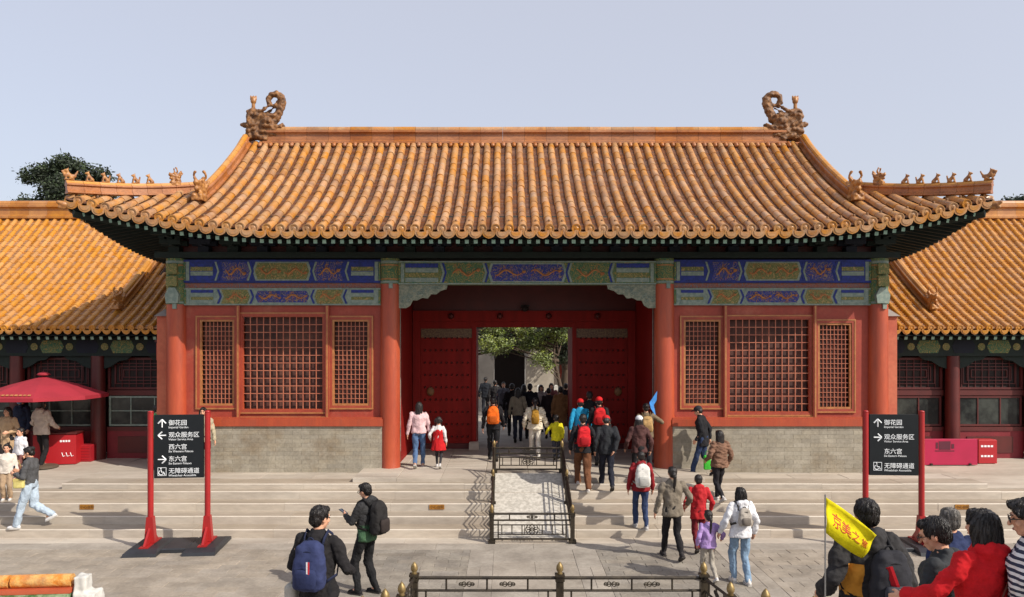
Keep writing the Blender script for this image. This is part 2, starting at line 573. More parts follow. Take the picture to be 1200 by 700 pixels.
for o in list(steps.children):
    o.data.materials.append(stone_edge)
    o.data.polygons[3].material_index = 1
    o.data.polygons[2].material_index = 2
# terrace slabs under the gate, a raised slab before the passage
terr = struct('terrace', MB().bb(XW0, XW1, 17.9, 27.0, 0.4, 0.786), stone)
y = 17.9
for row, w in enumerate((0.62, 0.62, 0.7)):
    x = XW0 - random.uniform(0, 0.8)
    while x < XW1:
        a, b = max(x, XW0), min(x + 1.25, XW1); x += 1.25
        if b - a > 0.1 and (b < -4.05 or a > 4.05 or b - a > 0.1):
            MB().cbox(a + 0.003, b - 0.003, y, y + w - 0.005, 0.6, 0.80 + random.uniform(-0.003, 0.002), 0.006).build('terrace_slab', stone, terr, fix=False)
    y += w
x = -4.0
while x < 3.95:
    for (y0, y1) in ((17.42, 18.05), (18.055, 18.8), (18.805, 19.6), (19.605, 20.5), (20.505, 21.4), (21.405, 22.4), (22.405, 23.5), (23.505, 25.3), (25.305, 27.0)):
        pcs = [(x, x + 1.0)]
        if y0 < 17.9:
            pcs = [p for p in ((x, min(x + 1.0, RX0)), (max(x, RX1), x + 1.0)) if p[1] - p[0] > 0.05]
        for p, q in pcs:
            MB().cbox(p + 0.003, q - 0.003, y0, y1, 0.7, 0.90 + random.uniform(-0.003, 0.002), 0.008).build('terrace_slab', stone, terr, fix=False)
    x += 1.0
# pavements left and right, a little lower, before the side halls
for sx, (a, b) in ((-1, (-26, XW0)), (1, (XW1, 26))):
    struct('pavement', MB().add([(a, 17.35, 0.685), (b, 17.35, 0.685), (b, 20.6, 0.80), (a, 20.6, 0.80), (a, 22.0, 0.80), (b, 22.0, 0.80), (a, 17.35, 0.5), (b, 17.35, 0.5)],
                                [(0, 1, 2, 3), (3, 2, 5, 4), (0, 6, 7, 1)]), stone)
# carved sloping slab between the railings
rp = MB()
rp.add([(RX0, 15.35, -0.02), (RX1, 15.35, -0.02), (RX1, 15.35, 0.05), (RX0, 15.35, 0.05), (RX0, 17.95, 0.908), (RX1, 17.95, 0.908), (RX1, 17.95, -0.02), (RX0, 17.95, -0.02)],
       [(0, 1, 2, 3), (3, 2, 5, 4), (4, 5, 6, 7), (0, 3, 4, 7), (1, 6, 5, 2), (0, 7, 6, 1)])
ramp = struct('ramp', rp, stone)
n = 0
for i in range(3):
    t0, t1 = i / 3 + 0.006, (i + 1) / 3 - 0.006
    f = lambda x, t, h: (x, 15.35 + 2.6 * t, 0.05 + 0.858 * t + h)
    o = MB().add([f(RX0 + 0.06, t0, 0.012), f(RX1 - 0.06, t0, 0.012), f(RX1 - 0.06, t1, 0.012), f(RX0 + 0.06, t1, 0.012), f(RX0 + 0.06, t0, -0.01), f(RX1 - 0.06, t0, -0.01), f(RX1 - 0.06, t1, -0.01), f(RX0 + 0.06, t1, -0.01)],
                 [(0, 1, 2, 3), (0, 4, 5, 1), (1, 5, 6, 2), (2, 6, 7, 3), (3, 7, 4, 0)]).build('carved_slab', stone_white, ramp)
# brass plates on risers
for px, i, w in ((102, 2, 0.30), (512, 2, 0.32), (790, 2, 0.30), (1127, 2, 0.30)):
    d = STEP_D[i]; X = wx(px, d); z = STEP_Z[i] - 0.075
    t = thing('step_plate', {102: 'brass warning plate on the steps left of the left sign', 512: 'brass warning plate on the steps just left of the ramp',
                             790: 'brass warning plate on the steps beside the dark red jacket', 1127: 'brass warning plate on the steps far right beyond the sign'}[px], 'plate',
              (X, d - 0.012, z), 0, 'brass plates on the steps')
    MB().box((0, 0, 0), (w, 0.008, 0.105)).build('plate', brass, t)
    text('小心台阶', 0.075, (-w / 2 + 0.012, -0.006, -0.03), (R(90), 0, 0), dark_ink, t)

# the stairs on this side, leading down from the camera's terrace
S_T, S_R, S_Y = 0.5, 0.135, 9.6


def stair_z(y):
    return 0.0 if y > S_Y else S_R * (math.floor((S_Y - y) / S_T) + 1)


near_st = struct('near_stairs', MB().bb(-4.3, 4.9, 1.0, 1.1, -0.05, 0.1), stone)
for i in range(17):
    y1 = S_Y - i * S_T
    MB().cbox(-4.3, 4.9, y1 - S_T - 0.04, y1, -0.05 if i == 0 else S_R * i - 0.06, S_R * (i + 1), 0.012).build('step_stone', stone, near_st, fix=False)
struct('camera_terrace', MB().bb(-26, 26, -8, 1.12, -0.05, 2.29), stone)
struct('platform', MB().bb(-26, -4.5, 1.2, 8.3, -0.05, 1.18), stone)

# ------------------------------------------------------------------ main roof
EY, EX, RUN, GX = 17.14, 10.36, 4.86, 7.9       # front eave, end eave, run to the ridge, gable plane
ZE, ZR = 6.5, 9.67


def zprof(s):
    u = max(0.0, s) / RUN
    return ZE + (ZR - ZE) * (0.66 * u + 0.34 * u * u)


def lift(c, s):
    return 0.70 * max(0.0, 1 - c / 5.0) ** 1.9 * max(0.0, 1 - s / 4.2) ** 0.8


def zf(x, s):
    return zprof(s) + lift(EX - abs(x), s)


gate = thing('palace_gate', 'red palace gate with worn orange glazed hip-and-gable roof in the middle', 'gate', (0, 18.9, 0.8), worldparts=True)
roof = MB()


def sheet(pfun, nu, nv, dz):
    vs, fs = [], []
    for i in range(nu + 1):
        for j in range(nv + 1):
            p = pfun(i / nu, j / nv)
            vs.append((p[0], p[1], p[2] + dz))
    for i in range(nu):
        for j in range(nv):
            a = i * (nv + 1) + j
            fs.append((a, a + nv + 1, a + nv + 2, a + 1))
    return vs, fs


def front_c(u, v, back=False):
    x = -GX + 2 * GX * u; s = RUN * v
    return (x, EY + s if not back else EY + 2 * RUN - s, zf(x, s))


def corner(sx, u, v, back=False, side=False):
    c = (EX - GX) * u
    s = c * v
    if side:
        return (sx * (EX - s), EY + c if not back else EY + 2 * RUN - c, zprof(s) + lift(c, s))
    return (sx * (EX - c), EY + s if not back else EY + 2 * RUN - s, zprof(s) + lift(c, s))


def side_c(sx, u, v):
    c = (EX - GX) + (2 * RUN - 2 * (EX - GX)) * u
    s = (EX - GX) * v
    cc = min(c, 2 * RUN - c)
    return (sx * (EX - s), EY + c, zprof(s) + lift(cc, s))


under = MB()
for bk in (False, True):
    for dz, mbx in ((-0.03, roof), (-0.2, under)):
        mbx.add(*sheet(lambda u, v: front_c(u, v, bk), 40, 14, dz))
        for sx in (-1, 1):
            mbx.add(*sheet(lambda u, v: corner(sx, u, v, bk), 12, 6, dz))
            mbx.add(*sheet(lambda u, v: corner(sx, u, v, bk, True), 12, 6, dz))
for sx in (-1, 1):
    for dz, mbx in ((-0.03, roof), (-0.2, under)):
        mbx.add(*sheet(lambda u, v: side_c(sx, u, v), 16, 8, dz))
    # gable wall
    ss = [RUN * k / 20 for k in range(21) if RUN * k / 20 >= EX - GX - 0.01]
    poly = [(sx * (GX - 0.02), EY + s, zprof(s) - 0.02) for s in ss] + [(sx * (GX - 0.02), EY + 2 * RUN - s, zprof(s) - 0.02) for s in reversed(ss[:-1])]
    under.add(poly, [tuple(range(len(poly)))])
roof_o = roof.build('roof', tile_pan, gate, smooth=True)
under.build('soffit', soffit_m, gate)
# fascia boards at the eaves
fb = MB()
ex = [EX * (k / 30 * 2 - 1) for k in range(31)]
for k in range(30):
    a, b = ex[k], ex[k + 1]
    za, zb = zf(a, 0), zf(b, 0)
    fb.add([(a, EY + 0.03, za - 0.2), (b, EY + 0.03, zb - 0.2), (b, EY + 0.03, zb - 0.03), (a, EY + 0.03, za - 0.03)], [(0, 1, 2, 3)])
for sx in (-1, 1):
    for k in range(24):
        ya, yb = EY + 2 * RUN * k / 24, EY + 2 * RUN * (k + 1) / 24
        q = lambda y: zprof(0) + lift(min(y - EY, 2 * RUN - (y - EY)), 0)
        fb.add([(sx * (EX - 0.03), ya, q(ya) - 0.2), (sx * (EX - 0.03), yb, q(yb) - 0.2), (sx * (EX - 0.03), yb, q(yb) - 0.03), (sx * (EX - 0.03), ya, q(ya) - 0.03)], [(0, 1, 2, 3)])
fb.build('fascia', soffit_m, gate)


# --- tile shapes
def barrel_mesh(r0, r1, L, n=8):
    m = MB()
    rings = []
    for r, y in ((r0, -0.012), (r0, L * 0.12), (r1, L + 0.02)):
        rings.append([Vector((-r * math.cos(math.pi * k / n), y, r * math.sin(math.pi * k / n) * 1.05)) for k in range(n + 1)])
    m.loft(rings, cap=False, closed=False)
    m.add(rings[0] + [Vector((0, -0.012, 0))], [tuple(range(n + 1))[::-1]])
    return m


def disc_mesh(r):
    m = MB()
    n = 14
    prof = [(r, 0.10), (r, -0.02), (r * 0.82, -0.02), (r * 0.78, -0.005), (r * 0.45, -0.005), (r * 0.3, -0.016), (0.001, -0.018)]
    rings = [[Vector((q * math.cos(2 * math.pi * k / n), y, q * math.sin(2 * math.pi * k / n))) for k in range(n)] for q, y in prof]
    m.loft(rings, cap=False)
    return m


def drip_mesh(w, h):
    prof = [(-0.5, 0.1), (-0.5, -0.2), (-0.46, -0.48), (-0.36, -0.72), (-0.2, -0.88), (0, -0.97), (0.2, -0.88), (0.36, -0.72), (0.46, -0.48), (0.5, -0.2), (0.5, 0.1), (0.25, -0.12), (0, -0.18), (-0.25, -0.12)]
    m = MB()
    m.loft([[Vector((x * w, y, z * h)) for x, z in prof] for y in (-0.012, 0.012)])
    inner = [(x * 0.66, (z + 0.42) * 0.6 - 0.42) for x, z in prof]
    m.loft([[Vector((x * w, y, z * h)) for x, z in inner] for y in (-0.022, -0.01)])
    return m


def place(m, M4):
    return [M4 @ Vector(v) for v in m.v]


def row_frames(zfun, s0, s1, L):
    """start points and slopes of the tiles of one row"""
    out, s = [], s0
    while s < s1 - 0.06:
        sl = math.atan2(zfun(s + 0.15) - zfun(s), 0.15)
        ds = L * math.cos(sl)
        if s + ds > s1 + 0.12:
            ds = s1 - s + 0.05
        out.append((s, zfun(s), sl, ds / math.cos(sl) / L))
        s += ds
    return out


SP = 0.30
TL = 0.36
bar = barrel_mesh(0.097, 0.089, TL)
bar_me = bar.mesh('barrel_tile', True); bar_me.set_sharp_from_angle(angle=R(50)); bar_me.materials.append(tile_main)
disc = disc_mesh(0.108)
disc_me = disc.mesh('round_end_tile', False); disc_me.materials.append(tile_main)
drip_me = drip_mesh(0.31, 0.19).mesh('drip_tile'); drip_me.materials.append(tile_main)


def inst(name, me, parent, M4):
    o = bpy.data.objects.new(name, me)
    COL.objects.link(o)
    setpar(o, parent)
    o.matrix_basis = M4
    return o


rest, pans = MB(), MB()
nails = MB()
rows = [(k + 0.5) * SP for k in range(-35, 35) if abs((k + 0.5) * SP) < EX - 0.04]
for x in rows:
    c = EX - abs(x)
    smax = RUN - 0.12 if abs(x) < GX - 0.18 else c + 0.02
    fr = row_frames(lambda s: zf(x, s), 0.0, smax, TL)
    rowj = random.uniform(-0.010, 0.010)
    for i, (s, z, sl, k) in enumerate(fr):
        jit = rowj + 0.012 * noise.noise((x * 1.7, s * 0.8, 3.1)) + random.uniform(-0.006, 0.006)
        T = Matrix.Translation((x + jit, EY + s, z + 0.015 + 0.02 * noise.noise((x * 0.6, s * 0.9, 1.0)) + random.uniform(-0.005, 0.008))) @ Matrix.Rotation(random.gauss(0, 0.012), 4, 'Z') @ Matrix.Rotation(sl, 4, 'X') @ Matrix.Diagonal((1, k, 1, 1))
        if i < 4:
            inst('barrel_tile', bar_me, roof_o, T)
        else:
            rest.add(place(bar, T), bar.f)
    sl0 = fr[0][2] if fr else 0.35
    z0 = zf(x, 0)
    inst('round_end_tile', disc_me, roof_o, Matrix.Translation((x, EY - 0.02, z0 + 0.01)) @ Matrix.Rotation(random.uniform(0.1, 0.2), 4, 'X'))
    nails.cap((x, EY + 0.22, z0 + 0.16), 0.022, (x, EY + 0.22, z0 + 0.225), 0.03, n=7, h=2)
gaps = [k * SP for k in range(-35, 36) if abs(k * SP) < EX]
for x in gaps:
    zz = zf(x, 0)
    inst('drip_tile', drip_me, roof_o, Matrix.Translation((x, EY - 0.035, zz - 0.03)) @ Matrix.Rotation(0.12, 4, 'X'))
    c = EX - abs(x)
    smax = RUN - 0.1 if abs(x) < GX else c
    s = 0.0
    while s < smax:
        sl = math.atan2(zf(x, s + 0.1) - zf(x, s), 0.1)
        ds = 0.095 * math.cos(sl)
        za, zb = zf(x, s), zf(x, s + ds)
        xs = (-0.14, -0.06, 0.06, 0.14); hz = (0.03, 0.0, 0.0, 0.03)
        f = random.uniform(0.024, 0.034)
        v = [(x + q, EY + s, za + h + f) for q, h in zip(xs, hz)] + [(x + q, EY + s + ds, zb + h) for q, h in zip(xs, hz)] + [(x + q, EY + s, za + h - 0.01) for q, h in zip(xs, hz)]
        pans.add(v, [(j, j + 1, j + 5, j + 4) for j in range(3)] + [(8 + j, 9 + j, j + 1, j) for j in range(3)])
        s += ds
# rows on the end slopes
for sx in (-1, 1):
    yy = EY + SP / 2
    while yy < EY + 2 * RUN:
        c = min(yy - EY, 2 * RUN - (yy - EY))
        smax = min(c, EX - GX) - 0.02
        fr = row_frames(lambda s: zprof(s) + lift(c, s), 0.0, smax, TL)
        for s, z, sl, k in fr:
            T = Matrix.Translation((sx * (EX - s), yy, z + 0.015)) @ Matrix.Rotation(sx * R(90), 4, 'Z') @ Matrix.Rotation(sl, 4, 'X') @ Matrix.Diagonal((1, k, 1, 1))
            rest.add(place(bar, T), bar.f)
        z0 = zprof(0) + lift(c, 0)
        Td = Matrix.Translation((sx * (EX + 0.02), yy, z0 + 0.01)) @ Matrix.Rotation(sx * R(90), 4, 'Z')
        inst('round_end_tile', disc_me, roof_o, Td)
        inst('drip_tile', drip_me, roof_o, Matrix.Translation((sx * (EX + 0.035), yy + SP / 2, zprof(0) + lift(min(c + SP / 2, 5), 0) - 0.03)) @ Matrix.Rotation(sx * R(90), 4, 'Z'))
        yy += SP
o = rest.build('barrel_tiles', tile_main, roof_o, smooth=50, fix=False); o['kind'] = 'stuff'
o = pans.build('pan_tiles', tile_pan, roof_o, fix=False); o['kind'] = 'stuff'
o = nails.build('tile_nails', beast_dark, roof_o, smooth=True); o['kind'] = 'stuff'


# --- ridges
def ridge_profile(w, h):
    """half outline (offset, height) of a moulded ridge with a barrel on top"""
    return [(-0.42, 0), (-0.5, 0.04), (-0.5, 0.15), (-0.34, 0.19), (-0.30, 0.23), (-0.30, 0.52), (-0.34, 0.58), (-0.48, 0.62), (-0.48, 0.72), (-0.30, 0.76),
            (-0.30, 0.84), (-0.22, 0.95), (0, 1.0), (0.22, 0.95), (0.30, 0.84), (0.30, 0.76), (0.48, 0.72), (0.48, 0.62), (0.34, 0.58), (0.30, 0.52), (0.30, 0.23), (0.34, 0.19), (0.5, 0.15), (0.5, 0.04), (0.42, 0)]


prof = ridge_profile(1, 1)
LR = 0.62
rm = MB()
rm.loft([[Vector((x, p * 0.42, q * 0.54)) for p, q in prof] for x in (-LR / 2 + 0.003, LR / 2 - 0.003)])
rme = rm.mesh('ridge_tile'); rme.materials.append(tile_ridge); rme.materials.append(tile_main)
for pi in (9, 10, 11, 12, 13, 14): rme.polygons[pi].material_index = 1
nx = 24
for k in range(nx):
    inst('ridge_tile', rme, roof_o, Matrix.Translation(((k - (nx - 1) / 2) * LR, EY + RUN + random.uniform(-0.004, 0.004), ZR - 0.07 + random.uniform(-0.003, 0.003))))
# row of short collars between the tile heads and the ridge
cm = MB()
for x in gaps:
    if abs(x) < GX - 0.3:
        cm.cap((x, EY + RUN - 0.26, ZR - 0.12), 0.06, (x, EY + RUN - 0.12, ZR - 0.02), 0.06, n=8, h=2)
o = cm.build('ridge_collars', tile_ridge, roof_o, smooth=True); o['kind'] = 'stuff'


def ridge_run(pts, w, h, mat, name, parent, seg=0.36):
    """moulded ridge following a line, cut into tiles"""
    pts = [Vector(p) for p in pts]
    ln = [0]
    for a, b in zip(pts[:-1], pts[1:]):
        ln.append(ln[-1] + (b - a).length)
    tot = ln[-1]

    def pos(t):
        t = min(max(t, 0), tot)
        for i in range(len(pts) - 1):
            if t <= ln[i + 1] + 1e-9:
                return pts[i].lerp(pts[i + 1], (t - ln[i]) / (ln[i + 1] - ln[i]))
        return pts[-1]
    k = max(1, round(tot / seg))
    for i in range(k):
        a, b = tot * i / k + 0.003, tot * (i + 1) / k - 0.003
        rings = []
        for t in (a, (a + b) / 2, b):
            p = pos(t); d = (pos(t + 0.05) - pos(t - 0.05)).normalized()
            sd = d.cross(Vector((0, 0, 1))).normalized(); up = sd.cross(d)
            rings.append([p + sd * (q * w) + up * (r * h) for q, r in prof])
        o_ = MB().loft(rings).build(name, mat, parent)
        o_.data.materials.append(tile_side)
        npf = len(prof)
        for pi, pg in enumerate(o_.data.polygons):
            if pi < 2 * npf and (pi % npf) in (9, 10, 11, 12, 13, 14):
                pg.material_index = 1


def hip_top(c):
    return 7.60 + (8.10 - 7.60) * c / 2.46 - 0.08 * math.sin(math.pi * c / 2.46)


for sx in (-1, 1):
    pts = [(sx * GX, EY + s, zf(GX, s) + 0.02) for s in np.linspace(RUN - 0.1, 1.5, 14)]
    ridge_run(pts, 0.25, 0.33, tile_ridge, 'descending_ridge_tile', roof_o)
    pts = [(sx * GX, EY + 2 * RUN - s, zf(GX, s) + 0.02) for s in np.linspace(RUN - 0.1, 1.5, 10)]
    ridge_run(pts, 0.30, 0.36, tile_ridge, 'descending_ridge_tile', roof_o, 0.6)
    pts = []
    for c in np.linspace(EX - GX, 0.02, 12):
        pts.append((sx * (EX - c), EY + c, hip_top(c) - 0.30))
    ridge_run(pts, 0.22, 0.30, tile_ridge, 'hip_ridge_tile', roof_o)


# --- beasts
def chiwen(sx):
    """ridge-end dragon: sx=-1 is the left one; u runs inwards to the middle of the roof"""
    m = MB()
    P = lambda u, w, z: Vector((sx * (GX + 0.06 - u), EY + RUN + w, ZR + 0.1 + z))
    def cp(a, ra, b, rb): m.cap(P(*a), ra, P(*b), rb, n=8, h=2)
    out = [(0.0, 0.0), (0.62, 0.0), (0.86, 0.2), (0.96, 0.36), (0.80, 0.42), (0.78, 0.6), (0.74, 0.74), (0.56, 0.72), (0.40, 0.80), (0.24, 0.88), (0.05, 0.80)]
    m.loft([[P(u, w, z) for u, z in out] for w in (-0.16, 0.16)])
    sp = []
    for k in range(15):            # curling tail
        a = R(-20 + k * 27)
        r = 0.25 - 0.011 * k
        sp.append((0.80 + r * math.cos(a), 0, 1.10 + r * math.sin(a)))
    sp = [(0.80, 0, 0.55), (0.93, 0, 0.78), (1.0, 0, 0.95)] + sp
    for i in range(len(sp) - 1):
        r = 0.128 - 0.005 * i
        cp(sp[i], r, sp[i + 1], r - 0.005)
    for sgn in (-1, 1):
        w = sgn * 0.16
        cp((0.60, w, 0.50), 0.11, (0.66, w, 0.50), 0.1)      # eye
        cp((0.52, w, 0.62), 0.05, (0.80, w, 0.66), 0.04)
        cp((0.55, w, 0.36), 0.07, (1.0, w * 0.6, 0.34), 0.06)   # upper jaw
        cp((1.0, w * 0.6, 0.34), 0.06, (1.04, w * 0.5, 0.42), 0.05)
        cp((0.5, w, 0.20), 0.06, (0.85, w * 0.6, 0.10), 0.06)
        cp((0.3, w, 0.1), 0.08, (0.6, w, -0.02), 0.05)
        for k in range(5):
            a = R(40 + k * 50)
            cp((0.26 + 0.17 * math.cos(a), w, 0.55 + 0.17 * math.sin(a)), 0.05, (0.26 + 0.17 * math.cos(a + 0.9), w, 0.55 + 0.17 * math.sin(a + 0.9)), 0.05)
        cp((0.08, w, 0.2), 0.06, (0.30, w, 0.28), 0.05)
        cp((0.12, w, 0.76), 0.05, (0.5, w, 0.80), 0.04)
        cp((0.5, w, 0.8), 0.05, (0.72, w, 0.95), 0.03)
    cp((0.02, 0, 0.42), 0.09, (-0.13, 0, 0.44), 0.05)
    me = remesh(m, 0.022, 1, (0.04, 11.0, 1.0, sx * 3.3))
    o = obj('ridge_dragon', me, beast_dark, roof_o)
    h = MB()
    h.cap(P(0.2, 0, 0.9), 0.055, P(0.2, 0, 1.08), 0.05)
    h.cap(P(0.2, 0, 1.1), 0.085, P(0.2, 0, 1.16), 0.075)
    for k in (-1, 0, 1):
        h.cap(P(0.2 + 0.06 * k, 0, 1.16), 0.04, P(0.2 + 0.075 * k, 0, 1.25), 0.022)
    obj('sword_hilt', remesh(h, 0.018, 1), beast_gold, roof_o)


chiwen(-1); chiwen(1)


def beast_small(kind):
    """seated roof figure, facing +y, about 0.3 m tall"""
    m = MB()
    m.box((0, 0, 0.015), (0.11, 0.24, 0.03))
    m.cap((0, -0.06, 0.07), 0.06, (0, 0.03, 0.17), 0.05)
    m.cap((0, 0.03, 0.17), 0.045, (0, 0.06, 0.25), 0.045)
    m.cap((0, 0.06, 0.255), 0.042, (0, 0.12, 0.24), 0.026)
    for s in (-1, 1):
        m.cap((s * 0.035, 0.07, 0.15), 0.022, (s * 0.035, 0.09, 0.03), 0.02)
        m.cap((s * 0.05, -0.05, 0.06), 0.035, (s * 0.05, 0.0, 0.03), 0.024)
        m.cap((s * 0.03, 0.04, 0.28), 0.014, (s * 0.035, 0.03, 0.325), 0.008)
    if kind == 1:
        m.cap((0, -0.1, 0.08), 0.02, (0, -0.12, 0.22), 0.025)
    if kind == 2:      # bird with rider
        m.cap((0, -0.12, 0.12), 0.05, (0, 0.1, 0.12), 0.05)
        m.cap((0, -0.14, 0.14), 0.03, (0, -0.2, 0.26), 0.02)
        m.cap((0, 0.12, 0.14), 0.03, (0, 0.17, 0.22), 0.025)
    return remesh(m, 0.016, 1)


def beast_horned(big):
    m = MB()
    m.box((0, 0, 0.06), (0.22, 0.34, 0.12))
    m.cap((0, -0.10, 0.16), 0.11, (0, -0.02, 0.34), 0.10)
    m.cap((0, -0.02, 0.34), 0.09, (0, 0.18, 0.36), 0.06)
    m.cap((0, 0.04, 0.26), 0.07, (0, 0.17, 0.24), 0.045)
    m.cap((0, 0.18, 0.38), 0.05, (0, 0.2, 0.42), 0.03)
    for s in (-1, 1):
        m.cap((s * 0.06, 0.04, 0.40), 0.035, (s * 0.06, 0.08, 0.42), 0.03)
        pts = [(s * 0.05, -0.02, 0.42), (s * 0.11, -0.03, 0.48), (s * 0.125, -0.01, 0.55), (s * 0.09, 0.02, 0.62)]
        for i in range(3):
            m.cap(pts[i], 0.034 - i * 0.003, pts[i + 1], 0.031 - i * 0.003, n=7, h=2)
        m.cap((s * 0.08, -0.08, 0.3), 0.05, (s * 0.1, -0.2, 0.44), 0.03)
        m.cap((s * 0.06, 0.08, 0.16), 0.05, (s * 0.06, 0.15, 0.1), 0.04)
    m.cap((0, -0.12, 0.3), 0.08, (0, -0.2, 0.52), 0.04)
    return remesh(m, 0.018, 1, (0.02, 14, 1, 5))


sm = [beast_small(k) for k in range(3)]
for q in sm: q.materials.append(beast_gold)
hb = beast_horned(True); hb.materials.append(beast_gold)
for sx in (-1, 1):
    ang = math.atan2(-sx, -1) - math.pi / 2      # facing out along the hip
    def hipp(c, dz=0.0):
        return Vector((sx * (EX - c), EY + c, hip_top(c) + dz))
    face = Matrix.Rotation(math.atan2(-(sx), -1.0), 4, 'Z')
    # forward (+y) must point to (sx,-1)
    face = Vector((0, 1, 0)).rotation_difference(Vector((sx, -1, 0)).normalized()).to_matrix().to_4x4()
    if abs(face[2][2] - 1) > 1e-3:
        face = Matrix.Rotation(math.atan2(-sx, -1), 4, 'Z')
    for i in range(5):
        inst('roof_figure', sm[i % 2], roof_o, Matrix.Translation(hipp(0.36 + i * 0.235, -0.01)) @ face @ Matrix.Scale(0.76, 4))
    inst('roof_figure', sm[2], roof_o, Matrix.Translation(hipp(0.06, 0.0)) @ face @ Matrix.Scale(0.85, 4))
    inst('horned_beast', hb, roof_o, Matrix.Translation(hipp(1.72, -0.06)) @ face @ Matrix.Scale(0.68, 4))
    inst('horned_beast', hb, roof_o, Matrix.Translation((sx * GX, EY + 1.36, zf(GX, 1.36) + 0.06)) @ Matrix.Rotation(R(180), 4, 'Z') @ Matrix.Scale(1.15, 4))
    # corner dragon head under the hip
    m = MB()
    m.cap((0, -0.3, 0), 0.09, (0, 0.1, 0.02), 0.08); m.cap((0, 0.1, 0.03), 0.07, (0, 0.2, 0.06), 0.04); m.cap((0, 0.08, -0.05), 0.05, (0, 0.18, -0.05), 0.03)
    me = remesh(m, 0.02, 1); me.materials.append(beast_gold)
    inst('corner_beast_head', me, roof_o, Matrix.Translation((sx * (EX - 0.04), EY + 0.04, zprof(0) + lift(0, 0) - 0.17)) @ face)

# --- rafters
rf = MB(); rf.box((0, 0.55, 0), (0.085, 1.1, 0.085))
rf_me = rf.mesh('flying_rafter'); rf_me.materials.append(rafter_m); rf_me.materials.append(rafter_end_m)
for p in rf_me.polygons:
    if p.normal.y < -0.9: p.material_index = 1
r2 = MB(); r2.tube([(0, 0, 0), (0, 1.3, 0)], 0.055, 8)
r2_me = r2.mesh('rafter', True); r2_me.materials.append(rafter_m)
k = -50
NR = 51
for k in range(-NR, NR + 1):
    x = k * 0.2
    c = EX - abs(x)
    if c < 0.1: continue
    fan = 0.0
    if c < 2.46:
        fan = math.copysign((1 - c / 2.46) * R(40), x)      # rafters fan out at the corner
    z = zf(x, 0) - 0.265
    sl = 0.16 + 0.10 * max(0, 1 - c / 4)
    inst('flying_rafter', rf_me, gate, Matrix.Translation((-0, 0, 0)) @ Matrix.Translation((x, EY + 0.1, z)) @ Matrix.Rotation(fan, 4, 'Z') @ Matrix.Rotation(sl - 0.0, 4, 'X'))
    if c > 0.9:
        inst('rafter', r2_me, gate, Matrix.Translation((x, EY + 0.75, zf(x, 0.75) - 0.37)) @ Matrix.Rotation(fan * 0.8, 4, 'Z') @ Matrix.Rotation(0.36, 4, 'X'))
for sx in (-1, 1):
    yy = EY + 0.25
    while yy < EY + 2 * RUN - 0.2:
        c = min(yy - EY, 2 * RUN - (yy - EY))
        fan = 0.0
        if yy - EY < 2.46: fan = -(1 - c / 2.46) * R(40) * sx
        z = zprof(0) + lift(c, 0) - 0.265
        o = inst('flying_rafter', rf_me, gate, Matrix.Translation((sx * (EX - 0.1), yy, z)) @ Matrix.Rotation(sx * R(90) + fan, 4, 'Z') @ Matrix.Rotation(0.16 + 0.1 * max(0, 1 - c / 4), 4, 'X'))
        yy += 0.2
# corner beams
for sx in (-1, 1):
    MB().tube([(sx * (EX - 0.12), EY + 0.12, zprof(0) + lift(0, 0) - 0.3), (sx * (EX - 1.0), EY + 1.0, 6.78), (sx * 8.7, 18.9, 6.95)], 0.12, 4).build('corner_beam', dougong_g, gate)

# ------------------------------------------------------------------ gate: columns, beams, brackets
CY = 18.9
XC, XO = 3.37, 8.62
for x in (-XO, -XC, XC, XO):
    m = MB()
    top = 5.40 if abs(x) < 5 else 4.90
    m.lathe([(0.262, 0.8), (0.262, 0.86), (0.25, 0.9), (0.25, 1.2), (0.238, top)], (x, CY, 0), 24)
    m.build('column', red_col, gate, smooth=50)
    m = MB(); m.lathe([(0.24, top), (0.245, 6.02)], (x, CY, 0), 24)
    hd = m.build('column_head', p_green, gate, smooth=50)
    for (z0, z1, mt) in ((top + 0.02, top + 0.07, p_pale), (5.90, 5.96, p_pale), (5.5, 5.53, p_gold), (5.84, 5.87, p_gold)):
        MB().lathe([(0.249, z0), (0.249, z1)], (x, CY, 0), 24).build('painted_band', mt, hd, smooth=50)
    MB().lathe([(0.36, 0.70), (0.36, 0.815), (0.30, 0.83)], (x, CY, 0), 24).build('plinth', stone, gate, smooth=50)
    MB().box((x + 0.05, CY - 0.25, top - 0.05), (0.09, 0.05, 0.13)).build('junction_box', p_pale, gate)
    if abs(x) > 5:       # painted boss boxes on the outer side of the corner columns
        sx = math.copysign(1, x)
        for zz in (5.75, 5.45):
            MB().box((x, CY - 0.28, zz), (0.26, 0.09, 0.24)).build('beam_end', p_olive, gate)
        m = MB()
        m.prism([(x - 0.14, 4.92), (x + 0.14, 4.92), (x + 0.17, 5.12), (x + 0.08, 5.3), (x - 0.08, 5.3), (x - 0.17, 5.12)], CY - 0.30, CY - 0.1)
        m.build('beam_end', p_pale, gate)
for x in (-XC, XC):
    MB().lathe([(0.25, 0.8), (0.236, 5.9)], (x, CY + 6.2, 0), 16).build('column', red_col, gate, smooth=50)


def poly_panel(pts, y, th, mat, parent, name='painted_panel'):
    MB().prism(pts, y - th, y).build(name, mat, parent)


def hexa(a, b, z0, z1, w):
    zm = (z0 + z1) / 2
    return [(a, zm), (a + w, z0), (b - w, z0), (b, zm), (b - w, z1), (a + w, z1)]


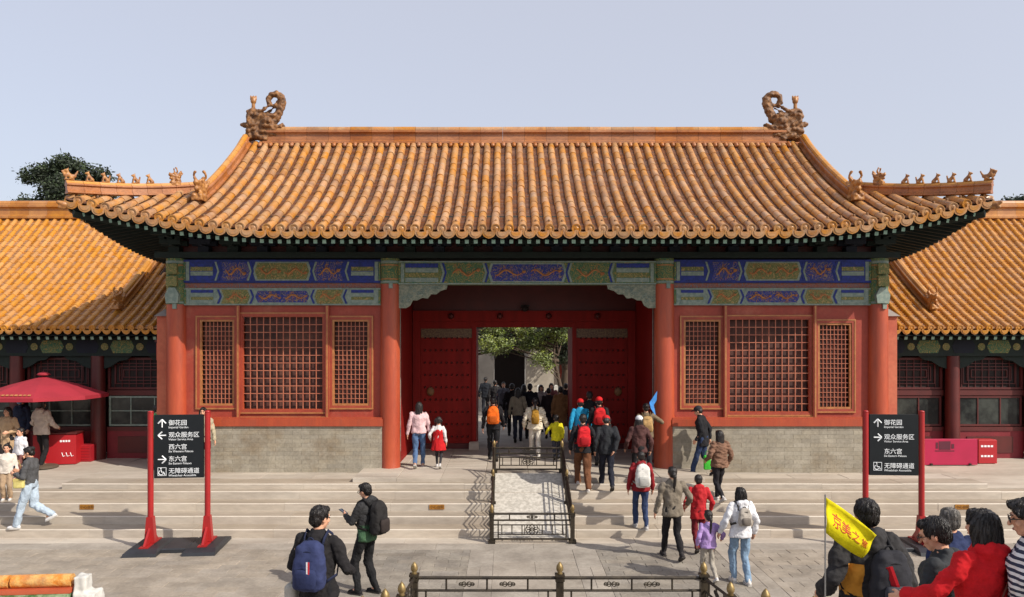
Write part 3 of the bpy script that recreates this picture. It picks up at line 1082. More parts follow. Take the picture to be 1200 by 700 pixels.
def dragon(cx, cz, L, h, y, parent, seed):
    rr = random.Random(seed)
    m = MB()
    pts = []
    for i in range(26):
        t = i / 25
        pts.append((cx + (t - 0.5) * L, y, cz + math.sin(t * 2 * math.pi * 1.3 + seed) * h * 0.16 * (1 - 0.3 * t)))
    m.tube(pts, [0.010 + 0.016 * math.sin(math.pi * min(1, (i + 3) / 27)) for i in range(26)], 6, up=Vector((0, 1, 0)))
    m.cap((pts[-1][0], y, pts[-1][2]), h * 0.09, (pts[-1][0] + L * 0.05, y, pts[-1][2] + 0.01), h * 0.06, n=7, h=2)
    for i in (4, 9, 15, 20):
        p = Vector(pts[i])
        for sgn in (-1, 1):
            m.tube([p, p + Vector((rr.uniform(-.03, .03), 0, sgn * h * 0.13)), p + Vector((rr.uniform(-.06, .06), 0, sgn * h * 0.2))], 0.008, 5, up=Vector((0, 1, 0)))
    for i in range(int(L * 14)):
        q = Vector((cx + rr.uniform(-.5, .5) * L, y, cz + rr.uniform(-.4, .4) * h))
        r = rr.uniform(0.018, 0.035)
        m.tube([q + Vector((r * math.cos(a), 0, r * math.sin(a))) for a in np.linspace(0, 4.6, 7)], 0.0055, 4, up=Vector((0, 1, 0)))
    m.build('gilt_dragon', p_gold, parent)


def painted_beam(x0, x1, z0, z1, y0, y1, scheme, seed):
    core = MB().bb(x0, x1, y0, y1, z0, z1).build('painted_beam', scheme['base'], gate)
    y = y0 - 0.0005
    L = x1 - x0; h = z1 - z0; b = h * 0.09
    m = MB()
    m.bb(x0, x1, y - 0.006, y, z0 + 0.001, z0 + b * 0.7); m.bb(x0, x1, y - 0.006, y, z1 - b * 0.7, z1 - 0.001)
    m.build('painted_border', scheme['border'], core)
    A, B, C = 0.17 * L, 0.335 * L, 0.0
    zi0, zi1 = z0 + b, z1 - b
    for sx in (-1, 1):
        X = (lambda t: x0 + t) if sx < 0 else (lambda t: x1 - t)
        poly_panel([(X(0.0), zi0), (X(0.05), zi0), (X(0.05), zi1), (X(0.0), zi1)], y, 0.009, p_green, core)
        poly_panel([(X(0.06), zi0), (X(0.14), zi0), (X(0.14), zi1), (X(0.06), zi1)], y, 0.009, p_pale, core)
        for k in range(4):
            za, zb = zi0 + (zi1 - zi0) * k / 4 + 0.008, zi0 + (zi1 - zi0) * (k + 1) / 4 - 0.008
            poly_panel([(X(0.17), za), (X(A - 0.1), za), (X(A - 0.1), zb), (X(0.17), zb)], y, 0.009, (p_blue, p_pale, p_olive, p_blue)[k] if scheme['alt'] else (p_pale, p_olive, p_pale, p_blue)[k], core)
        for t, mt in ((A, p_pale), (A + 0.055, scheme['chev']), (B, p_pale), (B + 0.055, scheme['chev'])):
            zm = (zi0 + zi1) / 2
            poly_panel([(X(t - 0.06), zi0), (X(t - 0.015), zi0), (X(t + 0.055), zm), (X(t - 0.015), zi1), (X(t - 0.06), zi1), (X(t + 0.01), zm)], y, 0.011, mt, core, 'painted_chevron')
        a, bb = A + 0.12, B - 0.03
        zm = (zi0 + zi1) / 2
        poly_panel([(X(a - 0.03), zi0), (X(bb - 0.03), zi0), (X(bb + 0.03), zm), (X(bb - 0.03), zi1), (X(a - 0.03), zi1), (X(a + 0.04), zm)], y, 0.008, scheme['side'], core)
        dragon((X(a) + X(bb)) / 2, zm, abs(bb - a) * 0.7, h * 0.95, y - 0.009, core, seed + sx)
    a, bb = x0 + B + 0.13, x1 - B - 0.13
    poly_panel(hexa(a - 0.06, bb + 0.06, zi0, zi1, 0.08), y, 0.007, p_pale, core)
    poly_panel(hexa(a, bb, zi0 + 0.03, zi1 - 0.03, 0.07), y, 0.010, scheme['mid'], core)
    for sx in (-1, 1):
        dragon((a + bb) / 2 + sx * (bb - a) * 0.24, (z0 + z1) / 2, (bb - a) * 0.38, h * 0.8, y - 0.011, core, seed + 5 + sx)
    return core


S1 = dict(base=p_blue, border=p_blue, chev=p_blue, side=p_blue2, mid=p_olive, alt=True)
S2 = dict(base=p_pale, border=p_pale, chev=p_blue, side=p_olive, mid=p_blue2, alt=False)
S3 = dict(base=p_green, border=p_pale, chev=p_blue, side=p_green, mid=p_blue2, alt=False)
for sx in (-1, 1):
    a, b = sorted((sx * (XC + 0.22), sx * (XO - 0.22)))
    painted_beam(a, b, 5.43, 5.99, CY - 0.13, CY + 0.15, S1, 11 + sx)
    painted_beam(a, b, 4.88, 5.30, CY - 0.11, CY + 0.12, S2, 31 + sx)
    MB().bb(a, b, CY - 0.07, CY + 0.1, 5.305, 5.425).build('band_board', p_orange, gate)
painted_beam(-XC + 0.22, XC - 0.22, 5.385, 5.96, CY - 0.13, CY + 0.15, S3, 51)
MB().bb(-XO - 0.45, XO + 0.45, CY - 0.24, CY + 0.24, 6.03, 6.17).build('top_plate', dougong_g, gate)
for sx in (-1, 1):
    # scrolled carved spandrels
    P = lambda px, py: (sx * (XC - 0.225 - (px - 468) * 0.0212), 5.383 - (py - 334) * 0.0212)
    out = [P(*q) for q in ((468, 334), (524, 334), (523, 339), (516, 341), (511, 345), (505, 345), (501, 350), (495, 349), (489, 352), (484, 352), (481, 358), (476, 361), (468, 361))]
    sp = MB().prism(out, CY - 0.08, CY + 0.0).build('spandrel', carve_m, gate)
    m = MB(); rr = random.Random(3)
    for i in range(26):
        t = rr.random() ** 1.2
        cxp = 471 + t * 46; lim = 334 + (361 - 334) * (1 - t) * 0.85 + 3
        czp = rr.uniform(337, max(338, lim - 3)); r = rr.uniform(0.03, 0.055)
        X, Z = P(cxp, czp)
        m.tube([Vector((X + r * (1 - a / 9) * math.cos(a), CY - 0.085, Z + r * (1 - a / 9) * math.sin(a))) for a in np.linspace(0, 6.5, 9)], 0.009, 5, up=Vector((0, 1, 0)))
    m.build('carved_scroll', p_pale, sp)
# bracket sets
def bracket(blue):
    m = MB()
    z = 0.0
    m.box((0, 0, 0.07), (0.26, 0.26, 0.14))
    for i, (out, w) in enumerate(((0.30, 0.5), (0.55, 0.72), (0.78, 0.72))):
        zz = 0.2 + i * 0.19
        m.box((0, -out / 2, zz), (0.1, out + 0.1, 0.12))
        m.box((0, -out, zz + 0.03), (w, 0.1, 0.11))
        for s in (-1, 0, 1):
            m.box((s * (w / 2 - 0.06), -out, zz + 0.13), (0.13, 0.13, 0.07))
        m.box((0, -0.01, zz + 0.02), (w + 0.1, 0.1, 0.12))
    m.cap((0, -0.75, 0.6), 0.05, (0, -1.02, 0.5), 0.03, n=6, h=2)
    me = m.mesh('bracket_set'); me.materials.append(dougong_b if blue else dougong_g)
    return me


bs = [bracket(False), bracket(True)]
nb = 24
for k in range(nb + 1):
    x = -XO + 2 * XO * k / nb
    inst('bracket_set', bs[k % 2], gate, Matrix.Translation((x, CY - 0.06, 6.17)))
MB().bb(-XO, XO, CY + 0.06, CY + 0.12, 6.16, 7.1).build('bracket_board', red_dark, gate)
MB().tube([(-XO - 0.9, CY - 0.86, 6.83), (XO + 0.9, CY - 0.86, 6.83)], 0.11, 12).build('eave_purlin', dougong_g, gate, smooth=True)
for sx in (-1, 1):
    MB().bb(sx * XO - 0.03, sx * XO + 0.03, CY + 0.5, CY + 5.8, 4.9, 7.1).build('bracket_board', red_dark, gate)
    MB().bb(sx * XO - 0.13, sx * XO + 0.13, CY + 0.2, CY + 6.2, 4.9, 6.0).build('side_beam', dougong_g, gate)

# gable end walls with their red front piers
for sx in (-1, 1):
    a, b = sorted((sx * 8.83, sx * 9.18))
    MB().bb(a, b, 19.05, 25.3, 0.79, 4.62).build('end_wall', faded_red, gate)
    m = MB()
    m.add([(a - 0.05, 18.98, 4.62), (b + 0.05, 18.98, 4.62), (b + 0.05, 25.35, 4.62), (a - 0.05, 25.35, 4.62), (a + 0.12, 19.2, 4.80), (b - 0.12, 19.2, 4.80), (b - 0.12, 25.2, 4.80), (a + 0.12, 25.2, 4.80)],
          [(0, 1, 5, 4), (1, 2, 6, 5), (2, 3, 7, 6), (3, 0, 4, 7), (4, 5, 6, 7), (3, 2, 1, 0)])
    m.build('wall_cap', M('wall_cap_plaster', lin(150, 140, 134), 0.8), gate)

# ------------------------------------------------------------------ gate: window bays and brick dado
SF = 18.72      # dado face
WY = CY - 0.02  # wall face


def lattice(x0, x1, z0, z1, nx, nz, parent, yb, tb=0.016):
    for i in range(1, nx):
        x = x0 + (x1 - x0) * i / nx
        MB().bb(x - tb / 2, x + tb / 2, yb - 0.03, yb, z0, z1).build('lattice_bar', win_bar, parent, fix=False)
    for j in range(1, nz):
        z = z0 + (z1 - z0) * j / nz
        MB().bb(x0, x1, yb - 0.026, yb - 0.004, z - tb / 2, z + tb / 2).build('lattice_bar', win_bar, parent, fix=False)
    MB().bb(x0, x1, yb + 0.09, yb + 0.10, z0, z1).build('backing', win_back, parent)


def frame(x0, x1, z0, z1, w, y0, y1, mat, parent, name):
    m = MB()
    m.bb(x0, x1, y0, y1, z0, z0 + w); m.bb(x0, x1, y0, y1, z1 - w, z1)
    m.bb(x0, x0 + w, y0, y1, z0 + w, z1 - w); m.bb(x1 - w, x1, y0, y1, z0 + w, z1 - w)
    return m.build(name, mat, parent)


SC = 18.9 / 900
for sx in (-1, 1):
    # horizontal positions measured on the photograph, 1 px = 0.021 m on this wall
    X = lambda p: wx(p, 18.9)
    Z = lambda p: wz(p, 18.9)
    if sx < 0:
        wins = [(232, 278, 372, 478, 8, 17), (282, 382, 368, 483, 12, 12), (387, 436, 372, 478, 8, 17)]
        mull = (280.5, 384.5); xa, xb = -XO + 0.2, -XC - 0.2
    else:
        wins = [(798, 847, 372, 478, 8, 17), (851, 951, 371, 486, 12, 12), (955, 1000, 376, 482, 8, 17)]
        mull = (849, 953.5); xa, xb = XC + 0.2, XO - 0.2
    # wall with openings: pieces around the windows
    zt, zb = 4.88, 2.03
    wl = MB()
    cx = xa
    for (p0, p1, q0, q1, nx, nz) in wins:
        a, b, z1, z0 = X(p0), X(p1), Z(q0), Z(q1)
        wl.bb(cx, a, WY, WY + 0.2, zb, zt)
        wl.bb(a, b, WY, WY + 0.2, z1, zt); wl.bb(a, b, WY, WY + 0.2, zb, z0)
        cx = b
    wl.bb(cx, xb, WY, WY + 0.2, zb, zt)
    wo = wl.build('window_wall', red_wall, gate)
    for wi, (p0, p1, q0, q1, nx, nz) in enumerate(wins):
        a, b, z1, z0 = X(p0), X(p1), Z(q0), Z(q1)
        wf = frame(a, b, z0, z1, 0.055, WY - 0.035, WY + 0.1, win_frame, gate, 'window')
        frame(a - 0.035, b + 0.035, z0 - 0.035, z1 + 0.035, 0.034, WY - 0.045, WY - 0.002, win_gilt, wf, 'gilt_moulding')
        frame(a + 0.056, b - 0.056, z0 + 0.056, z1 - 0.056, 0.022 if wi == 1 else 0.05, WY - 0.015, WY + 0.06, win_gilt if wi != 1 else red_col, wf, 'inner_frame')
        q = 0.078 if wi == 1 else 0.106
        lattice(a + q, b - q, z0 + q, z1 - q, nx, nz, wf, WY + 0.04, 0.017 if wi == 1 else 0.013)
    for mu in mull:
        x = X(mu)
        MB().bb(x - 0.045, x + 0.045, WY - 0.09, WY - 0.047, 2.14, 4.87).build('mullion', win_frame, gate)
        MB().bb(x - 0.02, x + 0.02, WY - 0.10, WY - 0.091, 2.14, 4.87).build('mullion_bead', win_gilt, gate)
    a, b = X(mull[0]) + 0.05, X(mull[1]) - 0.05
    MB().bb(a, b, WY - 0.085, WY - 0.048, Z(489) - 0.05, Z(489) + 0.02).build('rail', win_gilt, gate)
    # sill
    m = MB(); m.bb(xa - 0.05, xb + 0.05, SF - 0.05, WY + 0.1, 1.93, 2.10); m.bb(xa - 0.03, xb + 0.03, SF - 0.02, WY, 2.10, 2.14)
    m.build('sill', red_col, gate)
    # brick dado
    dd = MB().bb(xa - 0.03, xb + 0.03, SF + 0.007, CY + 0.2, 0.79, 1.93).build('brick_dado', mortar, gate)
    nz = 11; hh = (1.925 - 0.80) / nz
    for j in range(nz):
        x = xa - 0.03 - (0.21 if j % 2 else 0)
        while x < xb + 0.03:
            p, q = max(x, xa - 0.03), min(x + 0.42, xb + 0.03)
            x += 0.42
            if q - p < 0.04: continue
            MB().bb(p + 0.0025, q - 0.0025, SF + random.uniform(-0.003, 0.003), SF + 0.05, 0.802 + j * hh, 0.802 + (j + 1) * hh - 0.003).build('brick', brick_m, dd, fix=False)

# ------------------------------------------------------------------ gate: passage and doors
DY = 22.2
for sx in (-1, 1):
    a, b = sorted((sx * 3.22, sx * 3.5))
    MB().bb(a, b, CY + 0.24, 25.2, 0.8, 6.0).build('passage_wall', red_door, gate)  # darker door red puts the passage shade into the wall colour
    a, b = sorted((sx * 3.22, sx * 8.8))
    MB().bb(a, b, 25.0, 25.2, 0.8, 7.0).build('rear_wall', red_wall, gate)
MB().bb(-3.2, 3.2, CY + 0.3, 25.2, 5.9, 6.0).build('ceiling', red_dark, gate)
MB().bb(-3.2, 3.2, 25.0, 25.2, 4.9, 5.9).build('rear_lintel', red_dark, gate)
MB().bb(-3.2, 3.2, DY - 0.05, DY + 0.1, 4.88, 5.9).build('transom_panel', red_dark, gate)  # darker red here too, passage shade set in the colour
fr = MB()
fr.bb(-3.2, 3.2, DY - 0.14, DY + 0.14, 4.56, 4.875)
for sx in (-1, 1):
    for a, b in ((2.98, 3.2), (1.38, 1.50)):
        p, q = sorted((sx * a, sx * b))
        fr.bb(p, q, DY - 0.12, DY + 0.12, 0.9, 4.558)
fr.bb(-1.378, 1.378, DY - 0.12, DY + 0.12, 4.40, 4.555)
for sx in (-1, 1):
    p, q = sorted((sx * 1.502, sx * 2.978))
    fr.bb(p, q, DY - 0.10, DY + 0.12, 4.402, 4.555)
dfo = fr.build('door_frame', red_door, gate)
for x in (-2.1, -0.7, 0.7, 2.1):
    MB().cap((x, DY - 0.2, 4.72), 0.09, (x, DY - 0.12, 4.72), 0.1, n=6).build('door_boss', red_dark, dfo)
MB().ell((0.02, DY - 0.3, 4.93), (0.1, 0.1, 0.09)).build('dome_camera', dark_void, gate, smooth=True)
MB().box((0.02, DY - 0.22, 5.0), (0.24, 0.22, 0.06)).build('camera_mount', dark_void, gate)
for sx in (-1, 1):
    a, b = sorted((sx * 1.505, sx * 2.975))
    lf = MB().bb(a, b, DY - 0.06, DY + 0.04, 1.06, 4.40).build('door_leaf', red_door, gate)
    m = MB()
    for j in range(9):
        for i in range(9):
            m.cap((a + 0.12 + (b - a - 0.24) * i / 8, DY - 0.06, 1.25 + j * 0.355), 0.034, (a + 0.12 + (b - a - 0.24) * i / 8, DY - 0.085, 1.25 + j * 0.355), 0.026, n=7, h=2)
    o = m.build('door_studs', red_dark, lf, smooth=True); o['kind'] = 'stuff'
    MB().bb(a, b, DY - 0.066, DY - 0.061, 4.10, 4.36).build('gilt_plate', M('door_plate', lin(120, 96, 60), 0.5, lin(80, 50, 34), 22, 1.2), lf)
    MB().bb(a, b, DY - 0.09, DY + 0.09, 0.9, 1.055).build('threshold_board', red_dark, lf)
    MB().ell((sx * 2.7, DY - 0.09, 2.55), (0.11, 0.05, 0.13)).build('door_ring_mask', beast_dark, lf, smooth=True)
    p, q = sorted((sx * 1.38, sx * 1.46))
    ol = MB().bb(p, q, DY + 0.13, DY + 1.5, 0.95, 4.38).build('door_leaf', red_door, gate)
    MB().tube([(sx * 3.19, CY + 0.5, 1.0), (sx * 3.19, CY + 0.5, 5.3)], 0.012, 6).build('conduit', p_pale, gate)
# the sockets that carry the frame
for sx in (-1, 1):
    MB().cbox(sx * 1.44 - 0.14, sx * 1.44 + 0.14, DY - 0.35, DY - 0.13, 0.9, 1.12, 0.02).build('door_stone', stone, gate)

# ------------------------------------------------------------------ side halls
def side_hall(sx, label):
    hall = thing('side_hall', label, 'building', (sx * 14.0, 21.0, 0.8), worldparts=True)
    HE, HR, ZE2, ZR2 = 20.1, 5.0, 4.34, 8.05
    XI, XE = 8.95, 20.5
    XV = 11.1                       # descending ridge
    zp = lambda s: ZE2 + (ZR2 - ZE2) * (0.72 * (s / HR) + 0.28 * (s / HR) ** 2)
    smax_at = lambda x: HR if x > 10.75 else 2.55
    base, und = MB(), MB()
    for (xa, xb, sm_) in ((XI, 10.75, 2.55), (10.75, XE, HR)):
        for dz, mbx in ((-0.03, base), (-0.2, und)):
            mbx.add(*sheet(lambda u, v: (sx * (xa + (xb - xa) * u), HE + sm_ * v, zp(sm_ * v)), 2, 14, dz))
    base.add(*sheet(lambda u, v: (sx * (10.75 + (XE - 10.75) * u), HE + 2 * HR - HR * v, zp(HR * v)), 2, 6, -0.03))
    rf_o = base.build('roof', tile_side_pan, hall)
    und.build('soffit', soffit_m, hall)
    # closed gable end facing the gate
    poly = [(sx * 10.76, HE + s, zp(s) - 0.05) for s in np.linspace(2.5, HR, 8)] + [(sx * 10.76, HE + 2 * HR - s, zp(s) - 0.05) for s in np.linspace(HR, 2.5, 8)]
    MB().add(poly, [tuple(range(len(poly)))]).build('gable', red_dark, hall)
    sp, tl = 0.255, 0.30
    b2 = barrel_mesh(0.073, 0.063, tl, 7)
    bme = b2.mesh('barrel_tile', True); bme.set_sharp_from_angle(angle=R(50)); bme.materials.append(tile_side)
    dme = disc_mesh(0.082).mesh('round_end_tile'); dme.materials.append(tile_side)
    pme = drip_mesh(0.21, 0.14).mesh('drip_tile'); pme.materials.append(tile_side)
    rest, pans = MB(), MB()
    x = XI + 0.1
    while x < XE:
        for i, (s, z, sl, k) in enumerate(row_frames(zp, 0.0, smax_at(x) - 0.1, tl)):
            T = Matrix.Translation((sx * x + random.uniform(-.004, .004), HE + s, z + 0.012)) @ Matrix.Rotation(sl, 4, 'X') @ Matrix.Diagonal((1, k, 1, 1))
            if i < 3 and x < 16.5:
                inst('barrel_tile', bme, rf_o, T)
            else:
                rest.add(place(b2, T), b2.f)
        inst('round_end_tile', dme, rf_o, Matrix.Translation((sx * x, HE - 0.02, ZE2 + 0.005)) @ Matrix.Rotation(0.15, 4, 'X'))
        xg = x + sp / 2
        inst('drip_tile', pme, rf_o, Matrix.Translation((sx * xg, HE - 0.03, ZE2 - 0.03)) @ Matrix.Rotation(0.12, 4, 'X'))
        s = 0.0
        while s < smax_at(xg) - 0.05:
            sl = math.atan2(zp(s + 0.1) - zp(s), 0.1); ds = 0.11 * math.cos(sl)
            za, zb = zp(s), zp(s + ds)
            v = [(sx * xg + q, HE + s, za + 0.026) for q in (-0.1, 0.1)] + [(sx * xg + q, HE + s + ds, zb) for q in (-0.1, 0.1)] + [(sx * xg + q, HE + s, za - 0.01) for q in (-0.1, 0.1)]
            pans.add(v, [(0, 1, 3, 2), (4, 5, 1, 0)])
            s += ds
        x += sp
    o = rest.build('barrel_tiles', tile_side, rf_o, smooth=50, fix=False); o['kind'] = 'stuff'
    o = pans.build('pan_tiles', tile_side_pan, rf_o, fix=False); o['kind'] = 'stuff'
    # ridge
    rm2 = MB().loft([[Vector((q, p * 0.46, r * 0.62)) for p, r in prof] for q in (-0.3, 0.3)])
    me2 = rm2.mesh('ridge_tile'); me2.materials.append(tile_ridge_y)
    x = 10.9
    while x < XE:
        inst('ridge_tile', me2, rf_o, Matrix.Translation((sx * x, HE + HR, ZR2 - 0.08)))
        x += 0.605
    ridge_run([(sx * XV, HE + s, zp(s) + 0.02) for s in np.linspace(HR - 0.1, 0.95, 12)], 0.26, 0.32, tile_ridge_y, 'descending_ridge_tile', rf_o)
    me3 = hb.copy(); me3.materials.clear(); me3.materials.append(tile_ridge_y)
    inst('horned_beast', me3, rf_o, Matrix.Translation((sx * XV, HE + 0.82, zp(0.82) + 0.06)) @ Matrix.Rotation(R(180), 4, 'Z') @ Matrix.Scale(0.95, 4))
    # rafter ends
    rr = MB(); rr.box((0, 0.4, 0), (0.08, 0.8, 0.08)); rme2 = rr.mesh('rafter'); rme2.materials.append(rafter_m); rme2.materials.append(rafter_end_m)
    for p in rme2.polygons:
        if p.normal.y < -0.9: p.material_index = 1
    x = XI + 0.1
    while x < XE:
        inst('rafter', rme2, hall, Matrix.Translation((sx * x, HE + 0.08, ZE2 - 0.26)) @ Matrix.Rotation(0.3, 4, 'X'))
        x += 0.235
    # facade
    FY = 21.0
    def bx(n_, mt, x0, x1, y0, y1, z0, z1, par=hall):
        a, b = sorted((sx * x0, sx * x1))
        return MB().bb(a, b, y0, y1, z0, z1).build(n_, mt, par)
    bm = bx('painted_beam', dougong_g, XI, XE, 20.72, 21.0, 3.60, 4.10)
    for k in range(12):
        xx = XI + 0.5 + k * 0.95
        MB().tube([(sx * xx, 20.71, 3.85), (sx * xx, 20.719, 3.85)], 0.1, 12).build('painted_rosette', p_olive, bm)
        a, b = sorted((sx * (xx + 0.15), sx * (xx + 0.8)))
        MB().prism(hexa(a, b, 3.68, 4.02, 0.08), 20.712, 20.719).build('painted_panel', p_green if k % 2 else dougong_b, bm)
    bx('eave_plate', dougong_g, XI, XE, 20.7, 21.0, 4.12, 4.30)
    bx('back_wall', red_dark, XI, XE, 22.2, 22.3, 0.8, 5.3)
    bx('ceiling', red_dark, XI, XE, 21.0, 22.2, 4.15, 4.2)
    cols = (9.3, 11.6, 13.8, 16.2, 18.6)
    for x_ in cols:
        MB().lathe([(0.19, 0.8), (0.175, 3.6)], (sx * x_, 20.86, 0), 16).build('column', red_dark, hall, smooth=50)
        for sd in (-1, 1):
            a = sx * x_ + sd * 0.18
            MB().prism([(a, 3.6), (a + sd * 0.75, 3.6), (a + sd * 0.62, 3.5), (a + sd * 0.4, 3.46), (a + sd * 0.2, 3.32), (a, 3.25)], 20.82, 20.88).build('spandrel', dougong_g, hall)
    for c0, c1 in zip(cols[:-1], cols[1:]):
        # lower panel, window band, lattice transom
        a, b = c0 + 0.17, c1 - 0.17
        bx('lower_panel', M('hall_red_panel', lin(128, 30, 40), 0.5), a, b, FY, FY + 0.1, 0.8, 1.55)
        bx('panel_boss', red_dark, a + 0.3, b - 0.3, FY - 0.02, FY, 0.95, 1.4)
        bx('window_sill', red_dark, a, b, FY - 0.03, FY + 0.12, 1.552, 1.66)
        x0, x1 = sorted((sx * a, sx * b))
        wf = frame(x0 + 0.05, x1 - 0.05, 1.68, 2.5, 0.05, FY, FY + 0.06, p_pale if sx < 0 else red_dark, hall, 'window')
        MB().bb(x0 + 0.1, x1 - 0.1, FY + 0.03, FY + 0.04, 1.73, 2.45).build('pane', M('hall_glass', lin(70, 74, 70), 0.12, lin(36, 38, 38), 1.3, 1.2), wf)
        for t in (0.33, 0.66):
            xm = x0 + (x1 - x0) * t
            MB().bb(xm - 0.015, xm + 0.015, FY + 0.005, FY + 0.05, 1.73, 2.45).build('glazing_bar', p_pale if sx < 0 else red_dark, wf)
        if sx < 0:
            MB().bb(x0 + 0.1, x1 - 0.1, FY + 0.006, FY + 0.05, 2.08, 2.11).build('glazing_bar', p_pale, wf)
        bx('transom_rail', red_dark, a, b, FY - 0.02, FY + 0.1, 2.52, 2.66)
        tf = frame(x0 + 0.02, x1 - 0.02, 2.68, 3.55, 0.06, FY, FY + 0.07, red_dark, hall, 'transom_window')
        for q in range(1, 4):
            i_ = q * 0.11
            fx0, fx1, fz0, fz1 = x0 + 0.1 + i_, x1 - 0.1 - i_, 2.74 + i_ * 0.8, 3.49 - i_ * 0.8
            if fx1 - fx0 > 0.1 and fz1 - fz0 > 0.06:
                frame(fx0, fx1, fz0, fz1, 0.022, FY + 0.02, FY + 0.05, red_dark, tf, 'lattice_frame')
        for q in range(1, 10):
            xm = x0 + (x1 - x0) * q / 10
            MB().bb(xm - 0.01, xm + 0.01, FY + 0.03, FY + 0.045, 2.74, 3.49).build('lattice_bar', red_dark, tf, fix=False)
        MB().bb(x0 + 0.08, x1 - 0.08, FY + 0.06, FY + 0.065, 2.74, 3.49).build('backing', dark_void, tf)
    return hall


hall_l = side_hall(-1, 'side hall with yellow glazed roof left of the gate, red parasol before it')
hall_r = side_hall(1, 'side hall with yellow glazed roof right of the gate, magenta board before it')

# ------------------------------------------------------------------ beyond the gate: garden
struct('garden_ground', MB().bb(-30, 30, 27.0, 90, -0.05, 0.74), M('garden_paving', lin(176, 168, 158), 0.85, lin(150, 142, 132), 1.5, 0.8))
struct('path', MB().bb(-3, 3, 27.0, 39, 0.744, 0.75), stone)
gw = thing('garden_gatehouse', 'pale garden wall with a dark arched doorway seen through the gate', 'wall', (0.3, 41, 0.74), worldparts=True)
pl = M('garden_wall_plaster', lin(176, 168, 154), 0.85, lin(150, 142, 130), 1.0, 0.8)
ac, ar, az = -0.35, 0.85, 3.0
arc = [(ac + ar * math.cos(a), az + ar * math.sin(a)) for a in np.linspace(0, math.pi, 13)]
m = MB()
m.prism([(-6, 0.74), (ac - ar, 0.74), (ac - ar, 5.6), (-6, 5.6)], 41, 41.8)
m.prism([(ac + ar, 0.74), (2.3, 0.74), (2.3, 5.6), (ac + ar, 5.6)], 41, 41.8)
for i in range(12):
    (xa, za), (xb, zb) = arc[i], arc[i + 1]
    m.prism([(xa, za), (xa, 5.6), (xb, 5.6), (xb, zb)], 41, 41.8)
m.build('wall', pl, gw)
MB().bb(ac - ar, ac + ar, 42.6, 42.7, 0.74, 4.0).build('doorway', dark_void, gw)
m = MB(); m.prism([(ac + (ar + 0.02) * math.cos(a), az + (ar + 0.02) * math.sin(a)) for a in np.linspace(0, math.pi, 13)] + [(ac + (ar + 0.14) * math.cos(a), az + (ar + 0.14) * math.sin(a)) for a in np.linspace(math.pi, 0, 13)], 40.95, 41.0)
m.build('arch_moulding', M('arch_stone', lin(150, 146, 140), 0.8), gw)
MB().prism([(-6.2, 5.6), (2.5, 5.6), (2.5, 5.85), (-6.2, 5.85)], 40.7, 42).build('coping', tile_side, gw)
rp_ = thing('red_pavilion', 'dim reddish pavilion wall right of the garden arch', 'building', (3.4, 43, 0.74), worldparts=True)
MB().bb(2.32, 7, 41.0, 46, 0.74, 5.4).build('wall', red_wall, rp_)
MB().prism([(2.0, 5.4), (7.6, 5.4), (7.0, 6.3), (2.6, 6.3)], 42.4, 46.6).build('roof', tile_side, rp_)
for x in (2.6, 4.1, 5.6):
    MB().lathe([(0.17, 0.74), (0.16, 5.4)], (x, 40.8, 0), 12).build('column', red_col, rp_, smooth=50)
for i, (x0, x1, lb) in enumerate(((-2.5, -0.95, 'left of the garden path'), (1.0, 2.6, 'right of the garden path'))):
    t = thing('garden_balustrade', 'low white stone balustrade %s beyond the gate' % lb, 'balustrade', ((x0 + x1) / 2, 36, 0.74), worldparts=True)
    wm = M('white_marble', lin(206, 204, 198), 0.6, lin(180, 178, 172), 3.0)
    for k in range(3):
        x = x0 + (x1 - x0) * k / 2
        MB().cbox(x - 0.09, x + 0.09, 35.9, 36.1, 0.74, 1.95, 0.05).build('post', wm, t)
        if k < 2:
            w = (x1 - x0) / 2
            MB().bb(x + 0.09, x + w - 0.09, 35.95, 36.05, 0.78, 1.3).build('panel', wm, t)
            MB().bb(x + 0.09, x + w - 0.09, 35.93, 36.07, 1.5, 1.65).build('rail', wm, t)

leaf_d = M('foliage_dark', lin(58, 72, 44), 0.7, lin(38, 50, 34), 0.9, 1.0, rand=0.35)
leaf_y = M('foliage_yellow_green', lin(132, 142, 58), 0.6, lin(92, 112, 48), 1.2, 1.0, rand=0.3)
bark = M('bark', lin(96, 80, 66), 0.9, lin(66, 54, 44), 4.0, stretch=(4, 4, 0.6), bump=0.6, bscale=20)


